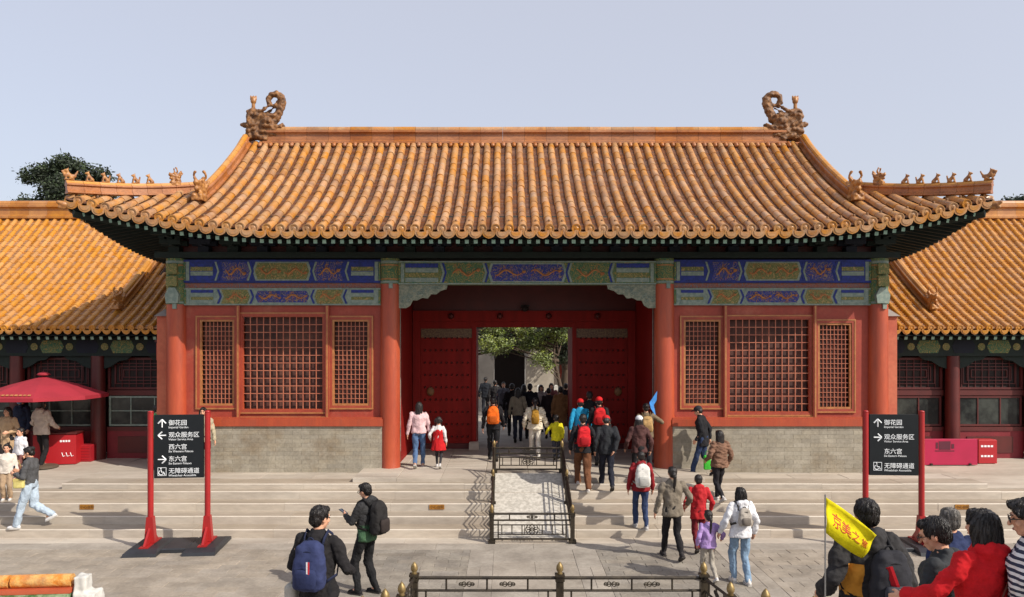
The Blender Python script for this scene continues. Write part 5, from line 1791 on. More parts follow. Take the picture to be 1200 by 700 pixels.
def person(label, loc, H, face, top, bottom, shoes=(40, 38, 38), hair='short', haircol=None, feet=STAND, hands=ARM_D, lean=0.0,
           head=(0, 0), bulk=1.0, vox=0.014, cap=None, hem=0.84, hood=False, skirt=None, headk=1.0, mask=False, glasses=False, group=None, tkind='woven', bkind='woven', arm_bare=False, wide=1.0):
    """figure 1.7 m tall in its own frame, facing +y, scaled to H. face: degrees, 0 looks away from the camera"""
    SEED[0] += 1
    sd = SEED[0] * 1.37
    t = thing('person', label, 'person', loc, R(face), group)
    k = H / 1.70
    t.scale = (k, k, k)
    vox = vox / k
    LR_ = Matrix.Rotation(-R(lean), 3, 'X')
    piv = Vector((0, 0, 0.95))

    def T(p):
        p = Vector(p)
        return piv + LR_ @ (p - piv) if p.z > 0.9 else p
    HR_ = Matrix.Rotation(R(head[0]), 3, 'Z') @ Matrix.Rotation(R(head[1]), 3, 'X')
    nb = Vector((0, -0.005, 1.475))
    hk = headk

    def Hd(p):          # head frame: origin at the head centre
        q = Vector(p) * hk + Vector((0, 0.012, 0.115 * hk))
        return T(nb + HR_ @ q)
    hips = [Vector((-0.09, 0, 0.90)), Vector((0.09, 0, 0.90))]
    kn, an = [], []
    for i in (0, 1):
        a, b = ik(hips[i], feet[i], 0.43, 0.415, (0, 1, 0.1))
        kn.append(a); an.append(b)
    sh = [T((-0.172 * wide, -0.01, 1.385)), T((0.172 * wide, -0.01, 1.385))]
    el, wr = [], []
    for i in (0, 1):
        a, b = ik(sh[i], hands[i], 0.295, 0.255, ((-1, 1)[i] * 0.45, -0.8, -0.35))
        el.append(a); wr.append(b)
    # ---- body: one continuous skin
    m = MB()
    hc = Hd((0, 0, 0))
    rot = LR_ @ HR_
    def he(c, r): m.ell(Hd(c), [q * hk for q in r], rot, 16, 11)
    he((0, -0.008, 0.018), (0.072, 0.092, 0.092))
    he((0, 0.018, -0.045), (0.054, 0.066, 0.066))
    he((0, 0.055, -0.085), (0.028, 0.026, 0.024))
    for s in (-1, 1):
        he((s * 0.074, -0.006, -0.012), (0.012, 0.022, 0.032))
        he((s * 0.036, 0.062, -0.028), (0.022, 0.02, 0.022))
    m.cap(Hd((0, 0.088, 0.005)), 0.009 * hk, Hd((0, 0.108, -0.03)), 0.014 * hk, n=8)
    he((0, 0.078, 0.026), (0.045, 0.014, 0.012))
    he((0, 0.083, -0.062), (0.022, 0.011, 0.012))
    m.cap(T((0, -0.012, 1.40)), 0.058, Hd((0, -0.012, -0.06)), 0.05 * hk)
    m.loft([[T(p) for p in r] for r in (ring((0, 0, 0.86), 0.13, 0.09), ring((0, 0, 0.98), 0.14, 0.09), ring((0, 0, 1.12), 0.125, 0.085), ring((0, 0.005, 1.27), 0.15, 0.10), ring((0, -0.005, 1.38), 0.14, 0.08), ring((0, -0.01, 1.44), 0.06, 0.055))])
    for i in (0, 1):
        sgn = (-1, 1)[i]
        m.cap(sh[i], 0.045, el[i], 0.038)
        m.cap(el[i], 0.037, wr[i], 0.026)
        m.cap(hips[i] + Vector((0, 0, 0.02)), 0.075, kn[i], 0.05)
        m.cap(kn[i], 0.048, an[i], 0.034)
        m.cap(an[i], 0.034, an[i] + Vector((0, 0.09, -0.045)), 0.028)
        # hand
        u = (wr[i] - el[i]).normalized()
        side = Vector((sgn, 0, 0)) - u * u.x * sgn
        side = side.normalized() if side.length > 0.1 else Vector((0, 0, 1))
        acr = u.cross(side).normalized()
        fwd = acr if acr.y > 0 else -acr
        pc = wr[i] + u * 0.05
        m.cap(wr[i], 0.024, pc + fwd * 0.014, 0.024); m.cap(wr[i], 0.024, pc - fwd * 0.014, 0.023)
        for f in range(4):
            b0 = pc + u * 0.028 + fwd * (0.027 - 0.018 * f)
            ln = (0.034, 0.039, 0.036, 0.028)[f]
            b1 = b0 + u * ln - side * 0.008
            b2 = b1 + u * ln * 0.55 - side * ln * 0.55
            m.cap(b0, 0.0105, b1, 0.0095, n=7, h=2); m.cap(b1, 0.0095, b2, 0.008, n=7, h=2)
        b0 = wr[i] + u * 0.025 + fwd * 0.026
        b1 = b0 + u * 0.035 + fwd * 0.026 - side * 0.012
        m.cap(b0, 0.013, b1, 0.0105, n=7, h=2); m.cap(b1, 0.0105, b1 + u * 0.03 - side * 0.012, 0.009, n=7, h=2)
    body = obj('body', remesh(m, max(vox * 0.72, 0.0075), 2), skin_m, t)
    # face details
    for s in (-1, 1):
        MB().ell(Hd((s * 0.031, 0.083, 0.004)), (0.012 * hk, 0.007 * hk, 0.006 * hk), rot, 8, 6).build('eye', eye_m, t, smooth=True)
        MB().cap(Hd((s * 0.016, 0.091, 0.027)), 0.004 * hk, Hd((s * 0.046, 0.083, 0.027)), 0.003 * hk, n=6, h=2).build('eyebrow', hair_m, t)
    MB().ell(Hd((0, 0.092, -0.063)), (0.022 * hk, 0.006 * hk, 0.007 * hk), rot, 8, 6).build('mouth', lip_m, t, smooth=True)
    if mask:
        MB().ell(Hd((0, 0.045, -0.05)), (0.062 * hk, 0.066 * hk, 0.05 * hk), rot, 14, 9).build('face_mask', cloth((120, 150, 180)), t, smooth=True)
    if glasses:
        g_ = MB()
        for s in (-1, 1):
            g_.tube([Hd((s * 0.034 + 0.024 * math.cos(a), 0.102, 0.002 + 0.018 * math.sin(a))) for a in np.linspace(0, 2 * math.pi, 11)], 0.003, 5)
            g_.tube([Hd((s * 0.058, 0.10, 0.006)), Hd((s * 0.078, 0.0, 0.004))], 0.003, 5)
        g_.tube([Hd((-0.01, 0.104, 0.006)), Hd((0.01, 0.104, 0.006))], 0.003, 5)
        g_.build('glasses', eye_m, t)
    # ---- hair
    hm = haircol or hair_m
    h = MB()
    def hx(c, r): h.ell(Hd(c), [q * hk for q in r], rot, 16, 10)
    hx((0, -0.022, 0.036), (0.082, 0.094, 0.088))
    hx((0, -0.052, -0.012), (0.074, 0.058, 0.074))
    hx((0, 0.040, 0.084), (0.06, 0.042, 0.03))
    for s in (-1, 1): hx((s * 0.066, -0.012, 0.022), (0.018, 0.05, 0.045))
    if hair in ('long', 'bob'):
        zl = -0.13 if hair == 'bob' else -0.30
        h.loft([[Hd(p) for p in ring(c, rx, ry, 14)] for c, rx, ry in (((0, -0.03, 0.06), 0.08, 0.08), ((0, -0.045, 0.0), 0.092, 0.075), ((0, -0.058, -0.08), 0.095, 0.062), ((0, -0.075, zl), 0.088, 0.045), ((0, -0.08, zl - 0.035), 0.05, 0.03))])
        for s in (-1, 1): h.cap(Hd((s * 0.075, 0.005, 0.02)), 0.026 * hk, Hd((s * 0.082, -0.01, -0.12)), 0.02 * hk)
        for s in (-1, 1): h.cap(Hd((s * 0.02, 0.07, 0.085)), 0.025 * hk, Hd((s * 0.062, 0.045, 0.03)), 0.018 * hk)
    if hair == 'pony':
        for q in (((0, -0.10, 0.0), 0.03, (0, -0.15, -0.05), 0.034), ((0, -0.15, -0.05), 0.034, (0, -0.135, -0.2), 0.03), ((0, -0.135, -0.2), 0.03, (0, -0.12, -0.32), 0.012)):
            h.cap(Hd(q[0]), q[1], Hd(q[2]), q[3])
    if hair == 'bun':
        hx((0, -0.10, 0.06), (0.045, 0.04, 0.045))
    if hair == 'pigtails':
        for s in (-1, 1):
            h.cap(Hd((s * 0.07, -0.04, 0.05)), 0.025, Hd((s * 0.105, -0.05, 0.0)), 0.024); h.cap(Hd((s * 0.105, -0.05, 0.0)), 0.024, Hd((s * 0.09, -0.05, -0.1)), 0.01)
    obj('hair', remesh(h, vox * 0.75, 2, (0.008, 55, 0.18, sd)), hm, t)
    if vox * k <= 0.0112 and hair in ('short', 'bob', 'long', 'bun') and not cap:
        strands(t, hm, Hd, hk, sd, hair)
    if cap:
        c_ = MB()
        c_.ell(Hd((0, -0.012, 0.052)), (0.092 * hk, 0.106 * hk, 0.082 * hk), rot, 16, 10)
        c_.ell(Hd((0, 0.115, 0.052)), (0.065 * hk, 0.07 * hk, 0.012 * hk), rot @ Matrix.Rotation(R(-10), 3, 'X'), 16, 8)
        obj('cap', remesh(c_, vox * 0.75, 1), cloth(cap), t)
    # ---- trousers or skirt
    tr = MB()
    bw = 1.0 if bkind != 'wide' else 1.22
    if skirt is None or skirt[1] == 'over':
        tr.loft([[p for p in r] for r in (ring((0, 0, 0.86), 0.135, 0.105), ring((0, 0, 0.94), 0.168, 0.122), ring((0, 0, 1.02), 0.155, 0.112))])
        for i in (0, 1):
            s = (-1, 1)[i]
            tr.cap(hips[i] + Vector((0, 0, 0.015)), 0.09, hips[i].lerp(kn[i], 0.5), 0.08 * bw)
            tr.cap(hips[i].lerp(kn[i], 0.5), 0.08 * bw, kn[i], 0.066 * bw)
            tr.cap(kn[i], 0.066 * bw, kn[i].lerp(an[i], 0.55), 0.062 * bw)
            tr.cap(kn[i].lerp(an[i], 0.55), 0.062 * bw, an[i] + Vector((0, -0.004, 0.0)), 0.052 * bw)
        obj('trousers', remesh(tr, vox, 2, (0.022, 13, 0.55, sd)), cloth(bottom, bkind), t)
    if skirt is not None:
        c_, mode, zl = skirt
        s_ = MB(); s_.loft([[p for p in r] for r in (ring((0, 0, zl), 0.27, 0.22), ring((0, 0, 0.80), 0.23, 0.18), ring((0, 0, 1.0), 0.185, 0.145), ring((0, 0, 1.12), 0.178, 0.14), ring((0, 0, 1.24), 0.19, 0.15), ring((0, 0, 1.32), 0.15, 0.14))])
        obj('skirt', remesh(s_, vox, 2, (0.02, 14, 0.3, sd)), cloth(c_), t)
        if mode != 'over':
            le = MB()
            for i in (0, 1):
                le.cap(hips[i], 0.078, kn[i], 0.056); le.cap(kn[i], 0.056, an[i], 0.04)
            le.ell((0, 0, 0.92), (0.14, 0.1, 0.1))
            obj('leggings', remesh(le, vox, 2), cloth(bottom), t)
    # ---- shoes
    for i in (0, 1):
        s_ = MB()
        a = an[i]
        up = 0.04 if feet[i][2] > 0.12 else 0.0
        pit = R(-28) if feet[i][2] > 0.12 else 0.0
        rx = Matrix.Rotation(pit, 3, 'X')
        q = lambda v: a + rx @ Vector(v)
        s_.cap(q((0, -0.045, -0.045)), 0.040, q((0, 0.06, -0.05)), 0.040)
        s_.cap(q((0, 0.06, -0.05)), 0.042, q((0, 0.15, -0.058)), 0.032)
        s_.cap(q((0, -0.02, -0.05)), 0.042, q((0, -0.005, 0.01)), 0.042)
        so = obj('shoe', remesh(s_, min(vox, 0.012), 1), cloth(shoes), t)
        s2 = MB(); s2.loft([[q((x * w, y, z)) for x, y in ((-0.034, -0.08), (0.034, -0.08), (0.046, 0.04), (0.044, 0.13), (0.02, 0.185), (-0.02, 0.185), (-0.044, 0.13), (-0.046, 0.04))] for z, w in ((-0.09, 1.0), (-0.066, 1.0))])
        s2.build('sole', cloth((200, 196, 190) if sum(shoes) > 300 else (60, 56, 54)), t)
    # ---- top
    g_ = MB()
    B = bulk
    hw = 0.178 if skirt is None else 0.165
    prof_ = [((0, 0, hem), (hw + 0.015) * B, 0.128 * B)]
    if hem < 0.92: prof_.append(((0, 0, 0.95), (hw + 0.004) * B, 0.128 * B))
    prof_ += [((0, 0, 1.06), 0.166 * B, 0.122 * B), ((0, 0.004, 1.18), 0.178 * B * wide, 0.132 * B), ((0, 0.004, 1.29), 0.192 * B * wide, 0.138 * B), ((0, -0.004, 1.375), 0.178 * wide * (B * .5 + .5), 0.114 * B), ((0, -0.008, 1.425), 0.12 * wide, 0.088), ((0, -0.01, 1.465), 0.072, 0.07), ((0, -0.01, 1.485), 0.066, 0.066)]
    g_.loft([[T(p) for p in ring(c, rx, ry, 22)] for c, rx, ry in prof_])
    for i in (0, 1):
        g_.cap(sh[i], 0.064 * B, sh[i].lerp(el[i], 0.5), 0.060 * B)
        g_.cap(sh[i].lerp(el[i], 0.5), 0.060 * B, el[i], 0.053 * B)
        if not arm_bare:
            g_.cap(el[i], 0.053 * B, el[i].lerp(wr[i], 0.5), 0.050 * B)
            g_.cap(el[i].lerp(wr[i], 0.5), 0.050 * B, wr[i] - (wr[i] - el[i]).normalized() * 0.018, 0.041 * B)
    if hood:
        g_.ell(T((0, -0.085, 1.44)), (0.115, 0.07, 0.075), LR_)
        g_.ell(T((0, -0.12, 1.37)), (0.08, 0.04, 0.07), LR_)
        for s in (-1, 1): g_.cap(T((s * 0.075, -0.05, 1.45)), 0.038, T((s * 0.05, 0.055, 1.42)), 0.028)
    obj('top', remesh(g_, vox, 2, (0.026 if tkind != 'puffy' else 0.034, 11, 0.8 if tkind != 'puffy' else 2.2, sd)), cloth(top, tkind), t)
    t['_T'] = 0
    INFO[t.name] = (k, T, Hd, wr, LR_, el, sh)
    del t['_T']
    return t


INFO = {}


def strands(t, mat, Hd, hk, sd, style):
    """locks of hair laid over the hair mass, combed from the crown"""
    ho = [o_ for o_ in t.children if o_.name.startswith('hair')][0]
    bv = BVHTree.FromPolygons([v.co[:] for v in ho.data.vertices], [p.vertices[:] for p in ho.data.polygons])
    rr = random.Random(int(sd * 100))
    crown = Hd((0.01, -0.05, 0.125))
    vs = ho.data.vertices
    m = MB()
    for _ in range(420):
        v = vs[rr.randrange(len(vs))]
        p = v.co.copy()
        w = rr.uniform(0.0016, 0.0034)
        pts = []
        for st_ in range(7):
            loc, nor, _i, _d = bv.find_nearest(p)
            if loc is None: break
            pts.append(loc + nor * (0.0008 + 0.003 * rr.random()))
            d = (loc - crown); d = d - nor * d.dot(nor)
            g_ = Vector((0, 0, -1)) - nor * (-nor.z)
            dr = d.normalized() * 0.55 + g_ * 0.7 + Vector((rr.gauss(0, .12), rr.gauss(0, .12), 0))
            if dr.length < 1e-4: break
            p = loc + dr.normalized() * 0.011 * hk
        if len(pts) > 2:
            m.tube(pts, [w * (1 - 0.75 * i / len(pts)) for i in range(len(pts))], 3)
    o_ = m.build('hair_strands', mat, t, smooth=True, fix=False)
    o_['kind'] = 'stuff'


def rbox(size, r, seg=3):
    b = bmesh.new()
    bmesh.ops.create_cube(b, size=1.0)
    bmesh.ops.scale(b, vec=size, verts=b.verts)
    bmesh.ops.bevel(b, geom=list(b.edges), offset=r, segments=seg, affect='EDGES', profile=0.6)
    me = bpy.data.meshes.new('rounded')
    b.to_mesh(me); b.free()
    me.polygons.foreach_set('use_smooth', [True] * len(me.polygons))
    return me


def backpack(p, label, col, size=(0.28, 0.15, 0.42), zc=1.22, col2=None, strap=None, off=0.0, tail=False, kind='woven'):
    k, T, Hd, wr, LR_, el, sh = INFO[p.name]
    t = thing('backpack', label, 'backpack', p.location, p.rotation_euler.z)
    t.scale = p.scale
    w, d, h = size
    c = Vector((off, -0.135 - d / 2, zc))
    m = MB()
    n = 20
    def sq(z, sw, sd_, dy=0.0):
        out = []
        for j in range(n):
            a = 2 * math.pi * j / n
            ca, sa = math.cos(a), math.sin(a)
            out.append(T(c + Vector((math.copysign(abs(ca) ** 0.5, ca) * w / 2 * sw, math.copysign(abs(sa) ** 0.55, sa) * d / 2 * sd_ + dy, z * h / 2))))
        return out
    m.loft([sq(-1, .72, .6), sq(-.94, .92, .85, 0), sq(-.6, 1.02, 1.08, -.004), sq(-.1, 1.0, 1.0), sq(.45, .93, .88, .004), sq(.78, .8, .72, .012), sq(.95, .55, .5, .02), sq(1, .3, .3, .03)])
    bd_ = obj('bag_body', remesh(m, 0.014, 1, (0.016, 12, 1, w * 31)), cloth(col, kind), t)
    pk = MB()
    def sq2(z, s):
        return [T(c + Vector((math.copysign(abs(math.cos(a)) ** .5, math.cos(a)) * w * 0.36 * s, -d / 2 - 0.02 + math.sin(a) * 0.032 * s, z))) for a in np.linspace(0, 2 * math.pi, 17)[:-1]]
    pk.loft([sq2(-h * 0.42, .7), sq2(-h * 0.38, 1), sq2(-h * 0.1, 1.0), sq2(-h * 0.02, .85)])
    pk.build('pocket', cloth(col2 or tuple(int(q * 0.82) for q in col), kind), t, smooth=True)
    sc = cloth(strap or tuple(int(q * 0.7) for q in col))
    for s in (-1, 1):
        q = MB()
        pts = [(s * 0.09 + off * .5, -0.13, zc + h * 0.34), (s * 0.10, -0.095, 1.42), (s * 0.11, -0.02, 1.475), (s * 0.115, 0.08, 1.42), (s * 0.125, 0.155, 1.28), (s * 0.155, 0.13, 1.12), (s * 0.19, 0.0, 1.05), (s * 0.14, -0.13, zc - h * 0.36)]
        q.tube([T(v) for v in pts], 0.02, 6, flat=0.4)
        q.build('strap', sc, t, smooth=True)
    q = MB(); q.tube([T(c + Vector((0.03 * math.cos(a), 0.03, h / 2 - 0.01 + 0.035 * math.sin(a)))) for a in np.linspace(0, math.pi, 8)], 0.007, 5); q.build('handle', sc, t)
    q = MB(); q.tube([T(c + Vector((x * w * 0.44, -d / 2 * 0.96 + 0.02 + 0.03 * x * x, h * (0.32 - 0.2 * x * x)))) for x in np.linspace(-1, 1, 9)], 0.006, 5); q.build('zip', sc, t)
    return t


def hand_world(p, i, u=0.075):
    k, T, Hd, wr, LR_, el, sh = INFO[p.name]
    q = wr[i] + (wr[i] - el[i]).normalized() * u
    return Vector(p.location) + Matrix.Rotation(p.rotation_euler.z, 3, 'Z') @ (q * k)


def foot(px, d, z):
    return (wx(px, d), d, z)


# --- the walk up to the gate
PK = person
a = PK('woman in pink jacket and jeans holding the hand of the girl in red', foot(491, 18.8, 0.9), 1.61, 4, (226, 190, 192), (86, 112, 150), (190, 150, 130), 'long', feet=WALK_B, hands=((-0.29, 0.02, 0.86), (0.30, 0.06, 0.84)), bkind='denim', hem=0.9)
PK('little girl in white top and red pinafore dress near the left column', foot(514, 18.75, 0.9), 1.22, -4, (226, 222, 220), (54, 52, 56), (210, 206, 204), 'pigtails', feet=WALK_A, skirt=((196, 30, 34), 'leg', 0.62), headk=1.22, hands=((-0.30, 0.08, 0.98), (0.26, 0.0, 0.86)), wide=.9)
a = PK('man in black with an orange backpack entering the doorway', foot(578, 19.9, 0.9), 1.66, 0, (34, 32, 36), (30, 30, 34), feet=WALK_A, hands=ARM_A)
backpack(a, 'bright orange backpack on the man in black at the doorway', (238, 110, 30), (0.31, 0.16, 0.46), 1.23)
a = PK('woman in fluffy cream jacket and white trousers entering the doorway', foot(627, 20.2, 0.9), 1.6, 0, (226, 214, 192), (222, 214, 200), (214, 208, 198), 'pony', feet=WALK_A, hands=((-0.30, 0.05, 0.9), (0.36, 0.1, 0.86)), tkind='puffy', bulk=1.15)
backpack(a, 'small mustard backpack on the woman in the cream jacket', (172, 126, 44), (0.21, 0.12, 0.4), 1.2)
PK('small child in a bright yellow coat beside the cream jacket', foot(652, 20.1, 0.9), 1.13, 0, (226, 214, 40), (70, 70, 80), hair='short', headk=1.25, feet=WALK_B, hands=((-0.40, 0.05, 1.02), (0.27, 0, 0.86)), hem=0.75, bulk=1.1)
PK('person in bright blue jacket and red cap near the right door leaf', foot(680, 19.6, 0.9), 1.62, 0, (40, 150, 196), (50, 50, 60), feet=WALK_A, hands=ARM_A, cap=(210, 36, 40))
a = PK('person in dark jacket and red cap at the right door leaf', foot(702, 19.3, 0.9), 1.69, 0, (40, 38, 40), (46, 44, 46), feet=WALK_B, cap=(214, 36, 40))
backpack(a, 'red backpack on the dark jacket under the right door leaf', (206, 36, 40), (0.3, 0.16, 0.42), 1.24)
PK('dark-haired person in black at the right door leaf, behind the red caps', foot(691, 20.7, 0.9), 1.74, 0, (36, 34, 36), (36, 36, 40), feet=WALK_B)
a = PK('man in black top and brown trousers climbing the steps', foot(683, 17.12, 0.68), 1.69, 2, (34, 34, 38), (112, 72, 48), (214, 204, 196), feet=((-0.09, 0.20, 0.16), (0.09, -0.2, 0.09)), hands=((-0.28, 0.06, 0.9), (0.28, 0.02, 0.88)), bkind='wide')
backpack(a, 'shiny red backpack on the man in brown trousers', (206, 34, 42), (0.29, 0.17, 0.44), 1.23)
PK('man in loose black jacket and red cap on the top step', foot(711, 17.1, 0.68), 1.66, 0, (42, 44, 48), (34, 36, 48), (60, 58, 60), feet=WALK_A, hands=((-0.27, 0.02, 0.9), (0.14, -0.2, 0.94)), head=(0, -18), cap=(206, 36, 40), bulk=1.08, lean=6)
PK('woman in dark brown jacket and white cap at the right column', foot(749, 17.4, 0.68), 1.62, 4, (86, 56, 54), (36, 34, 36), hair='bob', feet=WALK_B, hands=((-0.30, 0.14, 0.92), (0.27, 0.0, 0.88)), cap=(232, 232, 236), hood=True)
fg_ = PK('guide in dark clothes raising a blue flag by the right column', foot(757, 18.45, 0.9), 1.6, 0, (120, 104, 84), (40, 40, 46), hair='bun', feet=STAND, hands=((-0.27, 0.02, 0.88), (0.30, 0.20, 1.32)))
backpack(fg_, 'beige backpack on the guide with the blue flag', (186, 150, 100), (0.28, 0.15, 0.4), 1.2)
h_ = hand_world(fg_, 1)
t = thing('blue_flag', 'small blue pennant held up beside the right column', 'flag', h_)
MB().tube([(0, 0, -0.12), (0.07, 0.02, 0.62)], 0.008, 6).build('pole', iron, t)
m = MB()
fl = [(0.07, 0.02, 0.62), (0.05, 0.01, 0.42), (-0.14, -0.06, 0.36), (-0.02, -0.03, 0.10), (0.06, -0.02, -0.06), (-0.06, -0.06, 0.22)]
m.add([(0.07, 0, 0.62), (0.055, 0, 0.40), (-0.13, -0.05, 0.34), (-0.1, -0.08, 0.2), (0.0, -0.05, 0.05), (0.05, -0.02, -0.08), (-0.02, -0.03, 0.28)], [(0, 1, 2), (1, 6, 2), (2, 6, 3), (6, 4, 3), (6, 5, 4)])
o = m.build('cloth', cloth((70, 140, 214)), t)
o.modifiers.new('thick', 'SOLIDIFY').thickness = 0.004
a = PK('person in dark red hooded jacket and jeans on the lower steps', foot(751, 15.72, 0.17), 1.57, 2, (142, 34, 40), (52, 66, 100), (196, 192, 190), feet=((-0.09, 0.16, 0.09), (0.09, -0.16, 0.09)), hood=True, bkind='denim', bulk=1.06)
backpack(a, 'white backpack on the dark red jacket', (224, 222, 216), (0.32, 0.17, 0.5), 1.2)
PK('woman in grey-brown blazer and black trousers with a ponytail', foot(788, 14.1, 0.0), 1.69, 6, (128, 118, 104), (34, 32, 34), (60, 56, 56), 'pony', feet=WALK_A, hands=((-0.30, 0.06, 0.86), (0.33, 0.12, 0.98)), hem=0.80)
PK('short woman in red hooded jacket and dark red trousers', foot(819, 14.6, 0.0), 1.44, -3, (186, 40, 46), (112, 30, 38), (60, 40, 40), 'short', feet=WALK_B, hands=((-0.30, 0.10, 0.95), (0.29, 0.10, 0.92)), hood=True, hem=0.74, headk=1.06, lean=5)
PK('small girl in lilac sweatshirt and grey trousers', foot(830, 12.8, 0.0), 1.14, 8, (176, 146, 204), (172, 164, 152), (224, 220, 220), 'pony', feet=WALK_A, headk=1.25, hands=((-0.27, 0.04, 0.9), (0.40, 0.10, 1.02)), bulk=1.12, vox=0.011)
a = PK('woman in white hooded jacket and light jeans', foot(868, 12.68, 0.0), 1.58, 6, (228, 228, 232), (132, 158, 184), (228, 222, 216), 'bob', feet=((-0.09, 0.10, 0.09), (0.09, -0.12, 0.09)), hands=((-0.36, 0.06, 0.90), (0.27, 0.04, 0.88)), hood=True, bkind='denim', bulk=1.1, vox=0.011)
backpack(a, 'small pale patterned backpack on the white jacket', (176, 168, 158), (0.22, 0.11, 0.30), 1.22, (120, 112, 104), (70, 66, 62), kind='puffy')
PK('man in black coat and cap striding past the right windows', foot(824, 18.25, 0.8), 1.66, 62, (34, 34, 38), (50, 64, 96), (40, 38, 40), feet=WALK_A, hands=((-0.27, 0.10, 0.90), (0.25, -0.10, 0.88)), cap=(50, 48, 52), hem=0.74, lean=8, head=(0, -14))
t = thing('green_bag', 'bright green bag carried in front of the brick dado', 'bag', (wx(828, 18.1), 18.05, 0.98))
obj('bag_body', rbox((0.16, 0.08, 0.34), 0.03), cloth((70, 190, 60)), t).location = (0, 0, 0.17)
MB().tube([(0.05 * math.cos(a), 0, 0.34 + 0.1 * math.sin(a)) for a in np.linspace(0, math.pi, 8)], 0.006, 5).build('handle', cloth((50, 140, 50)), t)
PK('woman in quilted brown jacket with long hair on the right steps', foot(843, 16.68, 0.51), 1.55, 20, (128, 96, 78), (36, 34, 38), (206, 200, 196), 'long', feet=WALK_B, hands=((-0.27, 0.14, 0.98), (0.27, 0.02, 0.9)), tkind='puffy', bulk=1.12)
# --- left side
PK('woman in camel coat with long hair at the left edge', foot(9, 18.9, 0.75), 1.62, 172, (186, 156, 122), (40, 36, 36), (60, 50, 46), 'long', hem=0.62, hands=((-0.20, 0.20, 1.08), (0.27, 0.05, 0.86)))
PK('person in navy jacket and face mask by the sales counter', foot(25, 20.4, 0.8), 1.74, 165, (36, 44, 66), (30, 32, 40), hair='short', mask=True, bulk=1.15)
PK('person in cream hooded jacket and black trousers at the sales counter', foot(49, 19.65, 0.77), 1.72, -12, (206, 190, 176), (32, 30, 32), (222, 218, 214), 'short', hood=True, hands=((-0.25, 0.24, 1.0), (0.25, 0.24, 1.0)), bulk=1.1, feet=((-0.1, 0.12, .09), (.1, -.14, .09)))
PK('child in white vest walking at the left edge', foot(24, 18.25, 0.72), 1.18, 160, (228, 226, 230), (120, 76, 72), (80, 70, 70), 'short', headk=1.22, feet=WALK_A, bulk=1.1)
PK('child in cream jacket and beige trousers on the steps at the left edge', foot(8, 16.85, 0.51), 1.2, 200, (222, 212, 200), (176, 150, 122), (226, 222, 220), 'short', headk=1.22, feet=STAND, bulk=1.15, bkind='wide')
wk = PK('woman in charcoal top and pale jeans striding left with her phone', foot(36, 15.76, 0.17), 1.66, 96, (84, 84, 86), (180, 196, 212), (236, 234, 234), 'bun', feet=((-0.09, 0.24, 0.09), (0.09, -0.38, 0.26)), hands=((-0.14, 0.26, 1.16), (0.12, 0.27, 1.18)), head=(0, -16), bkind='wide', vox=0.011, hem=0.95)
h_ = hand_world(wk, 1, 0.09)
t = thing('phone', 'white phone in the hands of the woman in pale jeans', 'phone', h_ + Vector((-0.03, -0.0, 0.02)), R(96))
obj('phone_body', rbox((0.075, 0.012, 0.15), 0.005, 2), cloth((214, 214, 220)), t)
MB().box((0, -0.0075, 0), (0.066, 0.002, 0.135)).build('screen', eye_m, t)
t = thing('shoulder_bag', 'small pale yellow shoulder bag on the woman in pale jeans', 'bag', (wk.location.x - 0.10, wk.location.y - 0.22, wk.location.z + 0.86), R(96))
obj('bag_body', rbox((0.10, 0.2, 0.19), 0.03), cloth((222, 208, 130)), t).location = (0, 0, 0.09)
MB().bb(-0.055, 0.055, -0.09, 0.09, 0.13, 0.19).build('flap', cloth((200, 184, 110)), t)
MB().tube([(0, -0.05, 0.18), (0.06, -0.02, 0.36), (0.08, 0.05, 0.55)], 0.007, 5).build('strap', cloth((180, 160, 100)), t)
PK('person in green shirt half hidden behind the left sign', foot(184, 19.2, 0.8), 1.6, -60, (92, 190, 110), (32, 32, 36), arm_bare=True)
PK('woman in beige jacket looking over the left sign', foot(238, 18.3, 0.8), 1.62, -150, (184, 172, 146), (50, 46, 50), hair='bob', head=(-20, 0))
# --- two men in the courtyard, left
gm = PK('man in black jacket with green hem looking at his phone', foot(430, 12.15, 0.0), 1.75, 62, (36, 36, 38), (30, 30, 32), (34, 32, 34), 'short', feet=((-0.1, 0.10, 0.09), (0.1, -0.10, 0.09)), hands=((-0.10, 0.33, 1.19), (0.20, 0.16, 0.95)), head=(0, -16), hood=True, tkind='green_hem', glasses=True, vox=0.010, bulk=1.0)
backpack(gm, 'black backpack with loose straps on the man with the phone', (40, 38, 38), (0.30, 0.19, 0.50), 1.20, (54, 46, 44))
h_ = hand_world(gm, 0, 0.10)
t = thing('phone', 'dark phone held by the man in the green-hemmed jacket', 'phone', h_ + Vector((0, 0, 0.02)), R(62))
o = obj('phone_body', rbox((0.075, 0.15, 0.010), 0.004, 2), cloth((40, 40, 46)), t); o.rotation_euler = (R(25), 0, 0)
o = MB().box((0, 0, 0.006), (0.066, 0.138, 0.002)).build('screen', M('phone_screen', lin(90, 96, 110), 0.2), t); o.rotation_euler = (R(25), 0, 0)
zs = stair_z(7.8)
bm_ = PK('man in black with a navy backpack at the bottom left', foot(373, 7.8, zs), 1.78, -8, (36, 34, 36), (30, 30, 34), (40, 38, 38), 'short', feet=STAND, hands=((-0.22, 0.28, 1.05), (0.24, 0.24, 1.02)), head=(-30, -8), bulk=1.0, vox=0.010, wide=0.95)
bp_ = backpack(bm_, 'navy backpack with a white and red stripe on the man in black', (52, 60, 98), (0.30, 0.17, 0.46), 1.19, (44, 52, 88))
k, T, *_ = INFO[bm_.name]
for dx, cc in ((0.0, (226, 226, 230)), (0.016, (190, 50, 56))):
    q = MB(); q.box(T((0.03 + dx, -0.352, 1.18)), (0.014, 0.006, 0.16)); q.build('stripe', cloth(cc), bp_)
